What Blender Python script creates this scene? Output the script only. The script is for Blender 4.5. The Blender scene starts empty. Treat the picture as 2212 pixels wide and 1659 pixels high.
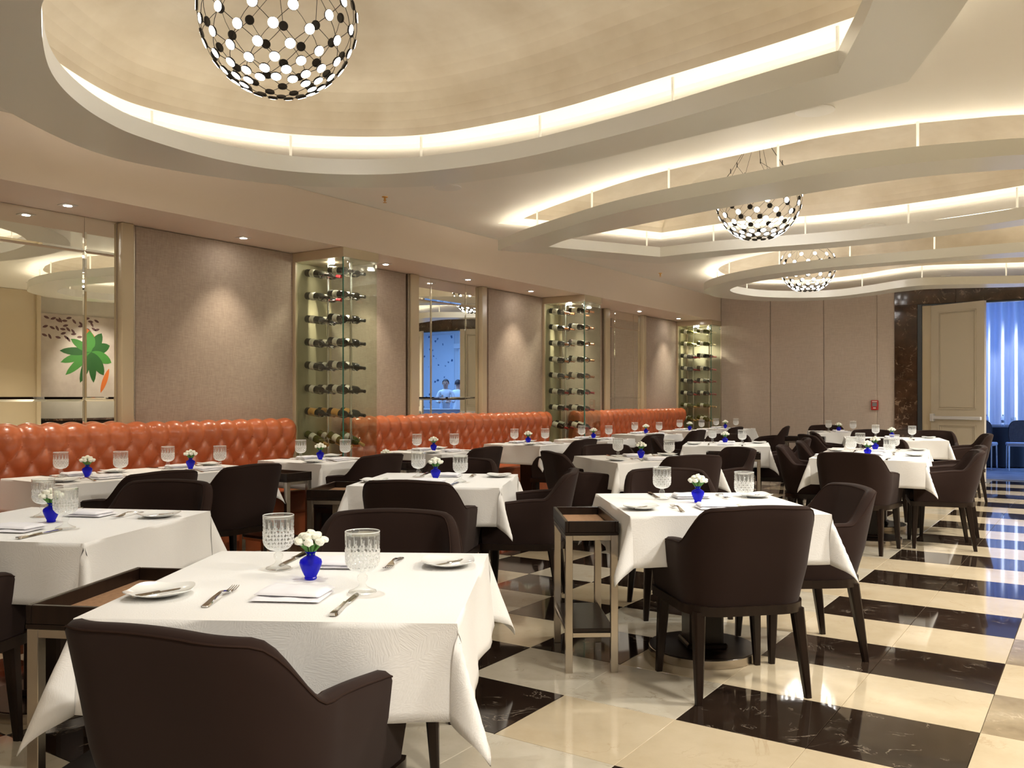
import bpy, bmesh, math, random
from mathutils import Vector, Matrix
random.seed(7)
R = math.radians
PI = math.pi
scene = bpy.context.scene
COL = scene.collection

# ------------------------------------------------------------------ camera
FPX, CAMH, YAW = 1894.0, 1.28, R(34)
cam_d = bpy.data.cameras.new('camera')
cam = bpy.data.objects.new('camera', cam_d)
COL.objects.link(cam)
cam.location = (0, 0, CAMH)
cam.rotation_euler = (R(90), 0, YAW)
cam_d.sensor_width = 36.0
cam_d.lens = 36.0 * FPX / 2212
cam_d.shift_y = (858 - 829.5) / 2212
cam_d.clip_start = 0.05
scene.camera = cam

# ------------------------------------------------------------------ world, exposure
w = bpy.data.worlds.new('world'); scene.world = w
w.use_nodes = True
w.node_tree.nodes['Background'].inputs[0].default_value = (1.0, 0.93, 0.82, 1)
w.node_tree.nodes['Background'].inputs[1].default_value = 0.02
vs = scene.view_settings
vs.view_transform = 'Standard'; vs.look = 'None'; vs.gamma = 1.0; vs.use_curve_mapping = False
vs.exposure = 2.05

LED_STRENGTH = 4.2
DISC_STRENGTH = 8.0
SPOT_TABLE = 22.0
AISLE_FILL = 205.0  # power of the added fill lights over the aisle
SPOT_WALL = 15.0
BLUE_POWER = 58.0
WARM = (1.0, 0.885, 0.70)

# ------------------------------------------------------------------ object helpers
def link(o, parent=None):
    COL.objects.link(o)
    if parent is not None: o.parent = parent
    return o

def tag(o, label=None, cat=None, group=None, kind=None):
    if label: o['label'] = label
    if cat: o['category'] = cat
    if group: o['group'] = group
    if kind: o['kind'] = kind
    return o

def thing(name, label, cat, loc=(0, 0, 0), rz=0.0, group=None):
    o = bpy.data.objects.new(name, None)
    o.empty_display_size = 0.05
    link(o); o.location = loc; o.rotation_euler = (0, 0, rz)
    return tag(o, label, cat, group)

def put(name, me, parent=None, loc=(0, 0, 0), rot=(0, 0, 0), scale=None):
    o = bpy.data.objects.new(name, me)
    link(o, parent); o.location = loc; o.rotation_euler = rot
    if scale: o.scale = scale
    return o

_rb = {}
def rbox_data(sx, sy, sz, r=0.0, seg=1):
    k = (round(sx, 4), round(sy, 4), round(sz, 4), round(r, 4), seg)
    if k in _rb: return _rb[k]
    bm = bmesh.new()
    bmesh.ops.create_cube(bm, size=1.0)
    for v in bm.verts: v.co = Vector((v.co.x * sx, v.co.y * sy, v.co.z * sz))
    if r > 0:
        bmesh.ops.bevel(bm, geom=list(bm.edges), offset=r, segments=seg, profile=0.5, affect='EDGES')
    bm.verts.ensure_lookup_table(); bm.verts.index_update()
    d = ([tuple(v.co) for v in bm.verts], [[v.index for v in f.verts] for f in bm.faces])
    bm.free(); _rb[k] = d
    return d

class MB:
    def __init__(s): s.v = []; s.f = []; s.m = []
    def add(s, vs, fs, mi=0, M=None):
        b = len(s.v)
        s.v += [tuple(M @ Vector(p)) for p in vs] if M is not None else [tuple(p) for p in vs]
        s.f += [[b + i for i in f] for f in fs]; s.m += [mi] * len(fs)
        return s
    def box(s, x0, x1, y0, y1, z0, z1, r=0.0, mi=0, M=None, seg=1):
        vs, fs = rbox_data(x1 - x0, y1 - y0, z1 - z0, r, seg)
        T = Matrix.Translation(((x0 + x1) / 2, (y0 + y1) / 2, (z0 + z1) / 2))
        return s.add(vs, fs, mi, (M @ T) if M is not None else T)
    def lathe(s, prof, n=24, mi=0, M=None, fn=None):
        vs = []; fs = []
        for i, (r, z) in enumerate(prof):
            for k in range(n):
                a = 2 * PI * k / n
                rr = fn(r, z, a, i) if fn else r
                vs.append((rr * math.cos(a), rr * math.sin(a), z))
        for i in range(len(prof) - 1):
            for k in range(n):
                a, b = i * n + k, i * n + (k + 1) % n
                fs.append([a, b, b + n, a + n])
        if prof[0][0] > 1e-5: fs.append([k for k in range(n)][::-1])
        if prof[-1][0] > 1e-5: fs.append([(len(prof) - 1) * n + k for k in range(n)])
        return s.add(vs, fs, mi, M)
    def tube(s, pts, rad, n=6, mi=0, closed=False, M=None):
        P = [Vector(p) for p in pts]; L = len(P); vs = []; fs = []
        rr = rad if isinstance(rad, (list, tuple)) else [rad] * L
        prev = None
        for i in range(L):
            a = P[(i - 1) % L] if (closed or i > 0) else P[i]
            b = P[(i + 1) % L] if (closed or i < L - 1) else P[i]
            t = (b - a).normalized()
            if prev is None:
                up = Vector((0, 0, 1)) if abs(t.z) < 0.9 else Vector((1, 0, 0))
                n1 = t.cross(up).normalized()
            else:
                n1 = (prev - t * prev.dot(t))
                n1 = n1.normalized() if n1.length > 1e-6 else t.orthogonal().normalized()
            prev = n1; n2 = t.cross(n1)
            for k in range(n):
                q = 2 * PI * k / n
                vs.append(P[i] + (n1 * math.cos(q) + n2 * math.sin(q)) * rr[i])
        for i in range(L if closed else L - 1):
            j = (i + 1) % L
            for k in range(n):
                fs.append([i * n + k, i * n + (k + 1) % n, j * n + (k + 1) % n, j * n + k])
        if not closed:
            fs.append([k for k in range(n)][::-1]); fs.append([(L - 1) * n + k for k in range(n)])
        return s.add(vs, fs, mi, M)
    def prism(s, poly, z0, z1, mi=0, M=None):
        n = len(poly)
        vs = [(x, y, z0) for x, y in poly] + [(x, y, z1) for x, y in poly]
        fs = [list(range(n))[::-1], list(range(n, 2 * n))]
        fs += [[i, (i + 1) % n, n + (i + 1) % n, n + i] for i in range(n)]
        return s.add(vs, fs, mi, M)
    def mesh(s, name, mats, smooth=True, angle=40):
        me = bpy.data.meshes.new(name)
        me.from_pydata(s.v, [], s.f)
        for m in (mats if isinstance(mats, (list, tuple)) else [mats]): me.materials.append(m)
        me.polygons.foreach_set('material_index', s.m)
        if smooth:
            me.polygons.foreach_set('use_smooth', [True] * len(me.polygons))
            try: me.set_sharp_from_angle(angle=R(angle))
            except Exception: pass
        me.update()
        return me
    def build(s, name, mats, parent=None, smooth=True, angle=40):
        return put(name, s.mesh(name, mats, smooth, angle), parent)

def struct(o): o['kind'] = 'structure'; return o

# ------------------------------------------------------------------ materials
def mat(name, col, rough=0.5, metal=0.0, spec=0.5, coat=0.0, sheen=0.0):
    m = bpy.data.materials.new(name); m.use_nodes = True
    p = m.node_tree.nodes['Principled BSDF']
    p.inputs['Base Color'].default_value = (*col, 1)
    p.inputs['Roughness'].default_value = rough
    p.inputs['Metallic'].default_value = metal
    p.inputs['Specular IOR Level'].default_value = spec
    p.inputs['Coat Weight'].default_value = coat
    p.inputs['Coat Roughness'].default_value = 0.1
    p.inputs['Sheen Weight'].default_value = sheen
    return m

def N(m, typ, **kw):
    n = m.node_tree.nodes.new(typ)
    for k, v in kw.items():
        if k in n.inputs: n.inputs[k].default_value = v
        else: setattr(n, k, v)
    return n
def LK(m, a, b): m.node_tree.links.new(a, b)
def PB(m): return m.node_tree.nodes['Principled BSDF']

def coords(m, scale=(1, 1, 1), src='Position', jitter=False):
    if src == 'Position': out = N(m, 'ShaderNodeNewGeometry').outputs['Position']
    else: out = N(m, 'ShaderNodeTexCoord').outputs[src]
    mp = N(m, 'ShaderNodeMapping'); mp.inputs['Scale'].default_value = scale
    LK(m, out, mp.inputs['Vector']); v = mp.outputs[0]
    if jitter:
        oi = N(m, 'ShaderNodeObjectInfo'); mu = N(m, 'ShaderNodeVectorMath', operation='MULTIPLY')
        mu.inputs[1].default_value = (13.0, 7.0, 3.0)
        cb = N(m, 'ShaderNodeCombineXYZ')
        for i in range(3): LK(m, oi.outputs['Random'], cb.inputs[i])
        LK(m, cb.outputs[0], mu.inputs[0]); ad = N(m, 'ShaderNodeVectorMath', operation='ADD')
        LK(m, v, ad.inputs[0]); LK(m, mu.outputs[0], ad.inputs[1]); v = ad.outputs[0]
    return v

def ramp(m, fac, stops):
    r = N(m, 'ShaderNodeValToRGB'); e = r.color_ramp.elements
    while len(e) < len(stops): e.new(0.5)
    for i, (p, c) in enumerate(stops): e[i].position = p; e[i].color = (*c, 1)
    LK(m, fac, r.inputs[0]); return r.outputs[0]

def noise(m, vec, scale, detail=4, rough=0.55, dist=0.0):
    n = N(m, 'ShaderNodeTexNoise', Scale=scale, Detail=detail, Roughness=rough, Distortion=dist)
    LK(m, vec, n.inputs['Vector']); return n.outputs['Fac']

def bump(m, h, strength=0.3, dist=0.01):
    b = N(m, 'ShaderNodeBump', Strength=strength, Distance=dist)
    LK(m, h, b.inputs['Height']); LK(m, b.outputs[0], PB(m).inputs['Normal'])

def varied(name, c1, c2, scale=3, rough=0.5, vscale=(1, 1, 1), bmp=0, bscale=60, src='Position', **kw):
    m = mat(name, c1, rough, **kw); v = coords(m, vscale, src)
    f = noise(m, v, scale)
    LK(m, ramp(m, f, [(0.3, c1), (0.7, c2)]), PB(m).inputs['Base Color'])
    if bmp: bump(m, noise(m, v, bscale, 3), bmp, 0.005)
    return m

def marble(name, c1, c2, vein, vw=0.03, scale=2.0, rough=0.06, jitter=True, vein_amt=1.0):
    m = mat(name, c1, rough, spec=0.55); v = coords(m, (1, 1, 1), 'Position', jitter)
    f = noise(m, v, scale * 2, 6, 0.6)
    base = ramp(m, f, [(0.3, c1), (0.7, c2)])
    g = noise(m, v, scale * 1.6, 8, 0.6, 1.6)
    s = N(m, 'ShaderNodeMath', operation='SUBTRACT'); s.inputs[1].default_value = 0.5
    LK(m, g, s.inputs[0]); ab = N(m, 'ShaderNodeMath', operation='ABSOLUTE'); LK(m, s.outputs[0], ab.inputs[0])
    g2 = noise(m, v, scale * 3.1, 2)
    r2 = ramp(m, g2, [(0.5, (0, 0, 0)), (0.68, (vein_amt,) * 3)])
    vm = ramp(m, ab.outputs[0], [(0.0, (1, 1, 1)), (vw, (0, 0, 0))])
    mul = N(m, 'ShaderNodeMath', operation='MULTIPLY'); LK(m, vm, mul.inputs[0]); LK(m, r2, mul.inputs[1])
    mx = N(m, 'ShaderNodeMix', data_type='RGBA')
    LK(m, mul.outputs[0], mx.inputs[0]); LK(m, base, mx.inputs[6]); mx.inputs[7].default_value = (*vein, 1)
    LK(m, mx.outputs[2], PB(m).inputs['Base Color'])
    return m

def emit(name, col, strength):
    m = bpy.data.materials.new(name); m.use_nodes = True; nt = m.node_tree
    nt.nodes.remove(nt.nodes['Principled BSDF'])
    e = N(m, 'ShaderNodeEmission'); e.inputs[0].default_value = (*col, 1); e.inputs[1].default_value = strength
    LK(m, e.outputs[0], nt.nodes['Material Output'].inputs[0]); return m

def thin_glass(name, tint=(0.96, 0.98, 0.96), ior=1.5, body=None, body_amt=0.0, rough=0.0, grad=None):
    m = bpy.data.materials.new(name); m.use_nodes = True; nt = m.node_tree
    nt.nodes.remove(nt.nodes['Principled BSDF'])
    t = N(m, 'ShaderNodeBsdfTransparent'); t.inputs[0].default_value = (*tint, 1)
    g = N(m, 'ShaderNodeBsdfGlossy'); g.inputs['Roughness'].default_value = rough
    g.inputs['Color'].default_value = (1, 1, 1, 1)
    lw = N(m, 'ShaderNodeLayerWeight'); lw.inputs['Blend'].default_value = 0.5
    pw = N(m, 'ShaderNodeMath', operation='POWER'); pw.inputs[1].default_value = 4.0
    LK(m, lw.outputs['Facing'], pw.inputs[0])
    f0 = ((ior - 1) / (ior + 1)) ** 2
    fr = N(m, 'ShaderNodeMath', operation='MULTIPLY_ADD'); fr.inputs[1].default_value = 1 - f0; fr.inputs[2].default_value = f0
    LK(m, pw.outputs[0], fr.inputs[0])
    mx = N(m, 'ShaderNodeMixShader')
    LK(m, fr.outputs[0], mx.inputs[0]); LK(m, t.outputs[0], mx.inputs[1]); LK(m, g.outputs[0], mx.inputs[2])
    out = mx.outputs[0]
    if body:
        d = N(m, 'ShaderNodeBsdfDiffuse'); d.inputs[0].default_value = (*body, 1)
        tl = N(m, 'ShaderNodeBsdfTranslucent'); tl.inputs[0].default_value = (*body, 1)
        ad = N(m, 'ShaderNodeMixShader'); ad.inputs[0].default_value = 0.5
        LK(m, d.outputs[0], ad.inputs[1]); LK(m, tl.outputs[0], ad.inputs[2])
        m2 = N(m, 'ShaderNodeMixShader'); m2.inputs[0].default_value = body_amt
        if grad:
            sp = N(m, 'ShaderNodeSeparateXYZ'); LK(m, N(m, 'ShaderNodeTexCoord').outputs['Object'], sp.inputs[0])
            mr = N(m, 'ShaderNodeMapRange'); LK(m, sp.outputs[2], mr.inputs['Value'])
            for q, vv in zip(('From Min', 'From Max', 'To Min', 'To Max'), grad): mr.inputs[q].default_value = vv
            LK(m, mr.outputs[0], m2.inputs[0])
        LK(m, out, m2.inputs[1]); LK(m, ad.outputs[0], m2.inputs[2]); out = m2.outputs[0]
    LK(m, out, nt.nodes['Material Output'].inputs[0])
    return m

def fabric(name, c1, c2, rough=0.85, scale=260, sheen=0.1, src='Position'):
    m = mat(name, c1, rough, sheen=sheen, spec=0.2)
    va = coords(m, (1, 1, 0.06), src); vb = coords(m, (0.06, 0.06, 1), src)
    a = noise(m, va, scale, 2); b = noise(m, vb, scale, 2)
    ad = N(m, 'ShaderNodeMath', operation='ADD'); LK(m, a, ad.inputs[0]); LK(m, b, ad.inputs[1])
    hf = N(m, 'ShaderNodeMath', operation='MULTIPLY'); hf.inputs[1].default_value = 0.5; LK(m, ad.outputs[0], hf.inputs[0])
    LK(m, ramp(m, hf.outputs[0], [(0.38, c1), (0.62, c2)]), PB(m).inputs['Base Color'])
    bump(m, hf.outputs[0], 0.25, 0.003)
    return m

def damask(name, c):
    m = mat(name, c, 0.75, sheen=0.15, spec=0.25)
    v = coords(m, (1, 1, 1), 'Object')
    vo = N(m, 'ShaderNodeTexVoronoi', Scale=16.0); LK(m, v, vo.inputs['Vector'])
    sb_ = N(m, 'ShaderNodeVectorMath', operation='SUBTRACT'); LK(m, vo.outputs['Color'], sb_.inputs[0]); sb_.inputs[1].default_value = (.5, .5, .5)
    sp = N(m, 'ShaderNodeSeparateXYZ'); LK(m, vo.outputs['Color'], sp.inputs[0])
    an = N(m, 'ShaderNodeMath', operation='MULTIPLY'); an.inputs[1].default_value = 6.283; LK(m, sp.outputs[1], an.inputs[0])
    vr = N(m, 'ShaderNodeVectorRotate'); LK(m, v, vr.inputs['Vector']); LK(m, sb_.outputs[0], vr.inputs['Axis']); LK(m, an.outputs[0], vr.inputs['Angle'])
    mp = N(m, 'ShaderNodeMapping'); mp.inputs['Scale'].default_value = (300, 300, 40); LK(m, vr.outputs[0], mp.inputs['Vector'])
    wv = N(m, 'ShaderNodeTexNoise', Scale=1.0, Detail=1.0); LK(m, mp.outputs[0], wv.inputs['Vector'])
    bump(m, wv.outputs['Fac'], 0.28, 0.003)
    rr = ramp(m, wv.outputs['Fac'], [(0.3, (0.68,) * 3), (0.8, (0.82,) * 3)])
    LK(m, rr, PB(m).inputs['Roughness'])
    return m

M = {}
M['ceiling'] = varied('ceiling_paint', (0.86, 0.83, 0.76), (0.88, 0.855, 0.79), 1.5, 0.5)
M['ring'] = mat('ring_lacquer', (0.77, 0.76, 0.69), 0.3)
M['plaster'] = varied('gold_plaster', (0.54, 0.46, 0.345), (0.66, 0.59, 0.475), 2.6, 0.45, (1, 1, 1), 0.05, 25)
M['fascia'] = mat('fascia_paint', (0.74, 0.62, 0.505), 0.5)
M['panel'] = fabric('taupe_linen', (0.37, 0.292, 0.232), (0.48, 0.39, 0.315))
M['farpanel'] = fabric('far_linen', (0.53, 0.44, 0.37), (0.62, 0.525, 0.45), scale=160)
M['lacquer'] = mat('beige_lacquer', (0.56, 0.46, 0.31), 0.2, coat=0.4)
M['olive'] = mat('olive_backing', (0.40, 0.36, 0.22), 0.35)
M['mirror'] = mat('mirror_glass', (0.86, 0.86, 0.80), 0.0, 1.0)
M['dark_marble'] = marble('brown_marble', (0.035, 0.018, 0.010), (0.10, 0.05, 0.028), (0.60, 0.42, 0.28), 0.02, 2.6, 0.08, True, 0.8)
M['t_black'] = marble('black_marble_tile', (0.016, 0.010, 0.007), (0.030, 0.019, 0.013), (0.45, 0.38, 0.30), 0.010, 2.2, 0.045, True, 0.6)
M['t_yellow'] = marble('cream_marble_tile', (0.52, 0.43, 0.29), (0.61, 0.52, 0.375), (0.42, 0.31, 0.19), 0.015, 1.6, 0.06, True, 0.5)
M['t_pale'] = marble('pale_marble_tile', (0.50, 0.45, 0.35), (0.61, 0.56, 0.46), (0.36, 0.30, 0.21), 0.03, 2.4, 0.06, True, 0.7)
M['t_brown'] = marble('brown_marble_tile', (0.22, 0.17, 0.11), (0.36, 0.29, 0.19), (0.5, 0.42, 0.3), 0.03, 2.6, 0.06, True, 0.7)
M['grout'] = mat('grout', (0.30, 0.25, 0.18), 0.8)
M['orange'] = varied('orange_leather', (0.45, 0.108, 0.034), (0.55, 0.150, 0.055), 6, 0.28, coat=0.15)
M['velvet'] = mat('brown_velvet', (0.026, 0.0145, 0.0115), 0.9, sheen=0.05, spec=0.12)
M['piping'] = mat('velvet_piping', (0.034, 0.019, 0.0145), 0.85, spec=0.1)
M['wood'] = varied('dark_wood', (0.009, 0.0045, 0.003), (0.018, 0.009, 0.0055), 8, 0.3, (6, 6, 0.6), src='Object', spec=0.35)
M['steel'] = mat('brushed_steel', (0.60, 0.55, 0.49), 0.24, 1.0)
M['chrome'] = mat('chrome', (0.82, 0.82, 0.82), 0.08, 1.0)
M['silver'] = mat('cutlery_steel', (0.62, 0.60, 0.57), 0.12, 1.0)
M['cork'] = varied('cork_liner', (0.26, 0.14, 0.07), (0.36, 0.20, 0.10), 60, 0.8)
M['cloth'] = damask('white_damask', (0.82, 0.81, 0.79))
M['napkin'] = mat('napkin_cotton', (0.80, 0.79, 0.83), 0.85, sheen=0.2)
M['china'] = mat('white_china', (0.84, 0.85, 0.83), 0.12, coat=0.5)
M['pane'] = thin_glass('cabinet_glass', (0.93, 0.96, 0.92), 1.45)
M['pane_edge'] = mat('glass_edge', (0.03, 0.16, 0.12), 0.15)
M['goblet'] = thin_glass('goblet_glass', (0.98, 0.99, 0.985), 1.55, (1.0, 1.0, 1.0), 0.05)
M['cut'] = thin_glass('cut_glass_sparkle', (0.98, 0.99, 0.985), 1.75, (1.0, 1.0, 1.0), 0.42, 0.05, grad=(.150, .110, .35, .72))  # white mixed into clear glass stands in for sparkle
M['cobalt'] = thin_glass('cobalt_glass', (0.10, 0.12, 0.92), 1.5, (0.02, 0.02, 0.72), 0.55)
M['petal'] = mat('white_petals', (0.86, 0.86, 0.74), 0.7, sheen=0.2)
M['stem'] = mat('green_stems', (0.10, 0.28, 0.05), 0.5)
M['bottle'] = mat('dark_bottle_glass', (0.010, 0.010, 0.008), 0.05, coat=0.3)
M['bottle_green'] = mat('green_bottle_glass', (0.10, 0.10, 0.025), 0.06, coat=0.3)
M['label'] = varied('wine_label_paper', (0.72, 0.68, 0.58), (0.80, 0.77, 0.68), 90, 0.6, src='Object')
M['label_amber'] = mat('amber_label_paper', (0.62, 0.33, 0.08), 0.6)
M['foil_black'] = mat('black_foil', (0.02, 0.016, 0.015), 0.3)
M['foil_red'] = mat('red_foil', (0.32, 0.015, 0.02), 0.3)
M['foil_copper'] = mat('copper_foil', (0.68, 0.30, 0.15), 0.25, 0.7)
M['foil_gold'] = mat('gold_foil', (0.72, 0.46, 0.18), 0.3, 0.5)
M['foil_pale'] = mat('pale_foil', (0.75, 0.66, 0.42), 0.35, 0.2)
M['print'] = mat('label_print', (0.16, 0.12, 0.09), 0.6)
M['black'] = mat('black_metal', (0.012, 0.009, 0.008), 0.4)
M['white'] = mat('white_plastic', (0.8, 0.79, 0.75), 0.4)
M['grille'] = mat('speaker_grille', (0.45, 0.43, 0.39), 0.5)
M['brass'] = mat('sprinkler_brass', (0.65, 0.38, 0.12), 0.3, 1.0)
M['red'] = mat('alarm_red', (0.55, 0.03, 0.03), 0.4)
M['grey'] = mat('grey_plastic', (0.25, 0.25, 0.26), 0.4)
M['door'] = mat('door_paint', (0.60, 0.53, 0.41), 0.4)
M['alu'] = mat('satin_aluminium', (0.72, 0.72, 0.73), 0.4, 0.25)
M['frame_dark'] = mat('dark_door_frame', (0.05, 0.055, 0.06), 0.25)
M['lamp'] = emit('downlight_lamp', (1.0, 0.93, 0.82), 40.0)
M['led'] = emit('cove_led', WARM, LED_STRENGTH)
M['disc'] = emit('lamp_disc', (1.0, 0.96, 0.92), DISC_STRENGTH)

# ------------------------------------------------------------------ lights
def spot(loc, energy, angle, blend=0.6, col=WARM, target=None, size=0.03):
    d = bpy.data.lights.new('spot', 'SPOT'); d.energy = energy; d.spot_size = R(angle); d.spot_blend = blend
    d.color = col; d.shadow_soft_size = size
    o = bpy.data.objects.new('spot_light', d); link(o); o.location = loc
    if target is not None:
        o.rotation_euler = (Vector(target) - Vector(loc)).to_track_quat('-Z', 'Y').to_euler()
    return o
def area(loc, sx, sy, energy, col, target):
    d = bpy.data.lights.new('area', 'AREA'); d.shape = 'RECTANGLE'; d.size = sx; d.size_y = sy; d.energy = energy; d.color = col
    o = bpy.data.objects.new('area_light', d); link(o); o.location = loc
    o.rotation_euler = (Vector(target) - Vector(loc)).to_track_quat('-Z', 'Y').to_euler()
    return o

# ------------------------------------------------------------------ room shell
XL, XF, XR = -6.42, -5.74, 3.0         # left wall, soffit front, right wall
YN, YF = -2.6, 15.3                    # near wall, far wall
ZC, ZS = 3.08, 2.65                    # ceiling, soffit

# --- floor with marble tiles
TX, TY = 0.51, 0.522
floor = struct(MB().box(XL - .1, XR + .1, YN - .1, YF + .3, -.2, -.012).build('floor', M['grout']))
tile_mats = {'b': M['t_black'], 'y': M['t_yellow'], 'p': M['t_pale'], 'r': M['t_brown']}
def tile_kind(k, j):
    if k in (-1, -2): return 'b' if j % 2 == 0 else 'y'
    if k == -3: return 'p' if j % 2 == 0 else 'y'
    if k <= -4: return 'b' if (k + j) % 2 else ('p' if k % 2 == 0 else 'y')
    if k == 0: return 'r' if j % 2 else 'y'
    if k in (1, 2): return 'b' if j % 2 == 0 else 'y'
    return 'b' if (k + j) % 2 else 'p'
tile_me = {c: MB().box(-TX / 2 + .001, TX / 2 - .001, -TY / 2 + .001, TY / 2 - .001, -.012, 0, .0012).mesh('tile_' + c, m, False) for c, m in tile_mats.items()}
def project(x, y, z):
    t = -math.sin(YAW) * x + math.cos(YAW) * y
    if t < 0.3: return None
    return (1106 + FPX * (math.cos(YAW) * x + math.sin(YAW) * y) / t, 858 - FPX * (z - CAMH) / t, t)
cells = []
for k in range(-12, 7):
    for j in range(-11, 23):
        cx, cy = -.39 + TX * (k + .5), 3.25 + TY * (j + .5)
        if cx < XL or cx > XR or cy < YN or cy > YF: continue
        p = project(cx, cy, 0)
        vis = p and -150 < p[0] < 2360 and 850 < p[1] < 1800
        cells.append((p[2] if vis else 99 + random.random(), k, j, cx, cy))
cells.sort()
rest = MB(); order = 'bypr'
for n, (d, k, j, cx, cy) in enumerate(cells):
    c = tile_kind(k, j)
    if n < 298: put('floor_tile', tile_me[c], floor, (cx, cy, 0))
    else: rest.box(cx - TX / 2 + .001, cx + TX / 2 - .001, cy - TY / 2 + .001, cy + TY / 2 - .001, -.012, 0, 0, order.index(c))
ro = rest.build('floor_tiles_beyond', [tile_mats[c] for c in order], floor, False); ro['kind'] = 'stuff'

# --- ceiling with three organic openings, bands and domes
def hermite(pts, corners=(), step=8):
    out = []; n = len(pts)
    P = [Vector(p) for p in pts]
    def tan(i, out_side):
        if i in corners: return (P[(i + 1) % n] - P[i]) if out_side else (P[i] - P[i - 1])
        return (P[(i + 1) % n] - P[i - 1]) * 0.5
    for i in range(n):
        a, b = P[i], P[(i + 1) % n]; L = (b - a).length
        ta, tb = tan(i, True), tan((i + 1) % n, False)
        ta = ta * min(1, 1.2 * L / max(ta.length, 1e-6)); tb = tb * min(1, 1.2 * L / max(tb.length, 1e-6))
        for s in range(step):
            t = s / step; t2, t3 = t * t, t * t * t
            q = a * (2 * t3 - 3 * t2 + 1) + ta * (t3 - 2 * t2 + t) + b * (-2 * t3 + 3 * t2) + tb * (t3 - t2)
            out.append((q.x, q.y))
    return out
def ccw(l):
    s = sum(l[i][0] * l[(i + 1) % len(l)][1] - l[(i + 1) % len(l)][0] * l[i][1] for i in range(len(l)))
    return l if s > 0 else l[::-1]
def inset(l, d):
    n = len(l); out = []
    for i in range(n):
        a, b, c = Vector(l[i - 1]), Vector(l[i]), Vector(l[(i + 1) % n])
        e1, e2 = (b - a).normalized(), (c - b).normalized()
        n1, n2 = Vector((-e1.y, e1.x)), Vector((-e2.y, e2.x))
        m = (n1 + n2) / max(0.15, 1 + n1.dot(n2)); m = m * min(1.0, 2.8 / max(m.length, 1e-6))
        out.append((b.x + m.x * d, b.y + m.y * d))
    # drop points that an acute corner pushes too close to the outline
    def near(p):
        best = 9.0
        for i in range(n):
            a, b = Vector(l[i - 1]), Vector(l[i]); e = b - a
            t = max(0.0, min(1.0, (Vector(p) - a).dot(e) / max(e.length_squared, 1e-12)))
            best = min(best, (a + e * t - Vector(p)).length)
        return best
    ok = [near(p) > d * .96 for p in out]
    res = []
    for i in range(n):
        k = 0
        while not (ok[(i + k) % n] or ok[i - k]) and k < n // 2: k += 1
        res.append(out[(i + k) % n] if ok[(i + k) % n] else out[i - k])
    return res
def fill(loops, z, flip=False):
    bm = bmesh.new(); edges = []
    for l in loops:
        v = [bm.verts.new((x, y, z)) for x, y in l]
        edges += [bm.edges.new((v[i], v[(i + 1) % len(v)])) for i in range(len(v))]
    bmesh.ops.triangle_fill(bm, use_beauty=True, use_dissolve=False, edges=edges)
    bmesh.ops.recalc_face_normals(bm, faces=bm.faces)
    bm.verts.ensure_lookup_table(); bm.verts.index_update()
    d = ([tuple(v.co) for v in bm.verts], [[v.index for v in f.verts] for f in bm.faces]); bm.free()
    return d
def wall_strip(mb, l, z0, z1, mi=0):
    n = len(l)
    mb.add([(x, y, z0) for x, y in l] + [(x, y, z1) for x, y in l], [[i, (i + 1) % n, n + (i + 1) % n, n + i] for i in range(n)], mi)
def bridge(mb, a, za, b, zb, mi=0):
    n = len(a)
    mb.add([(x, y, za) for x, y in a] + [(x, y, zb) for x, y in b], [[i, (i + 1) % n, n + (i + 1) % n, n + i] for i in range(n)], mi)

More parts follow.
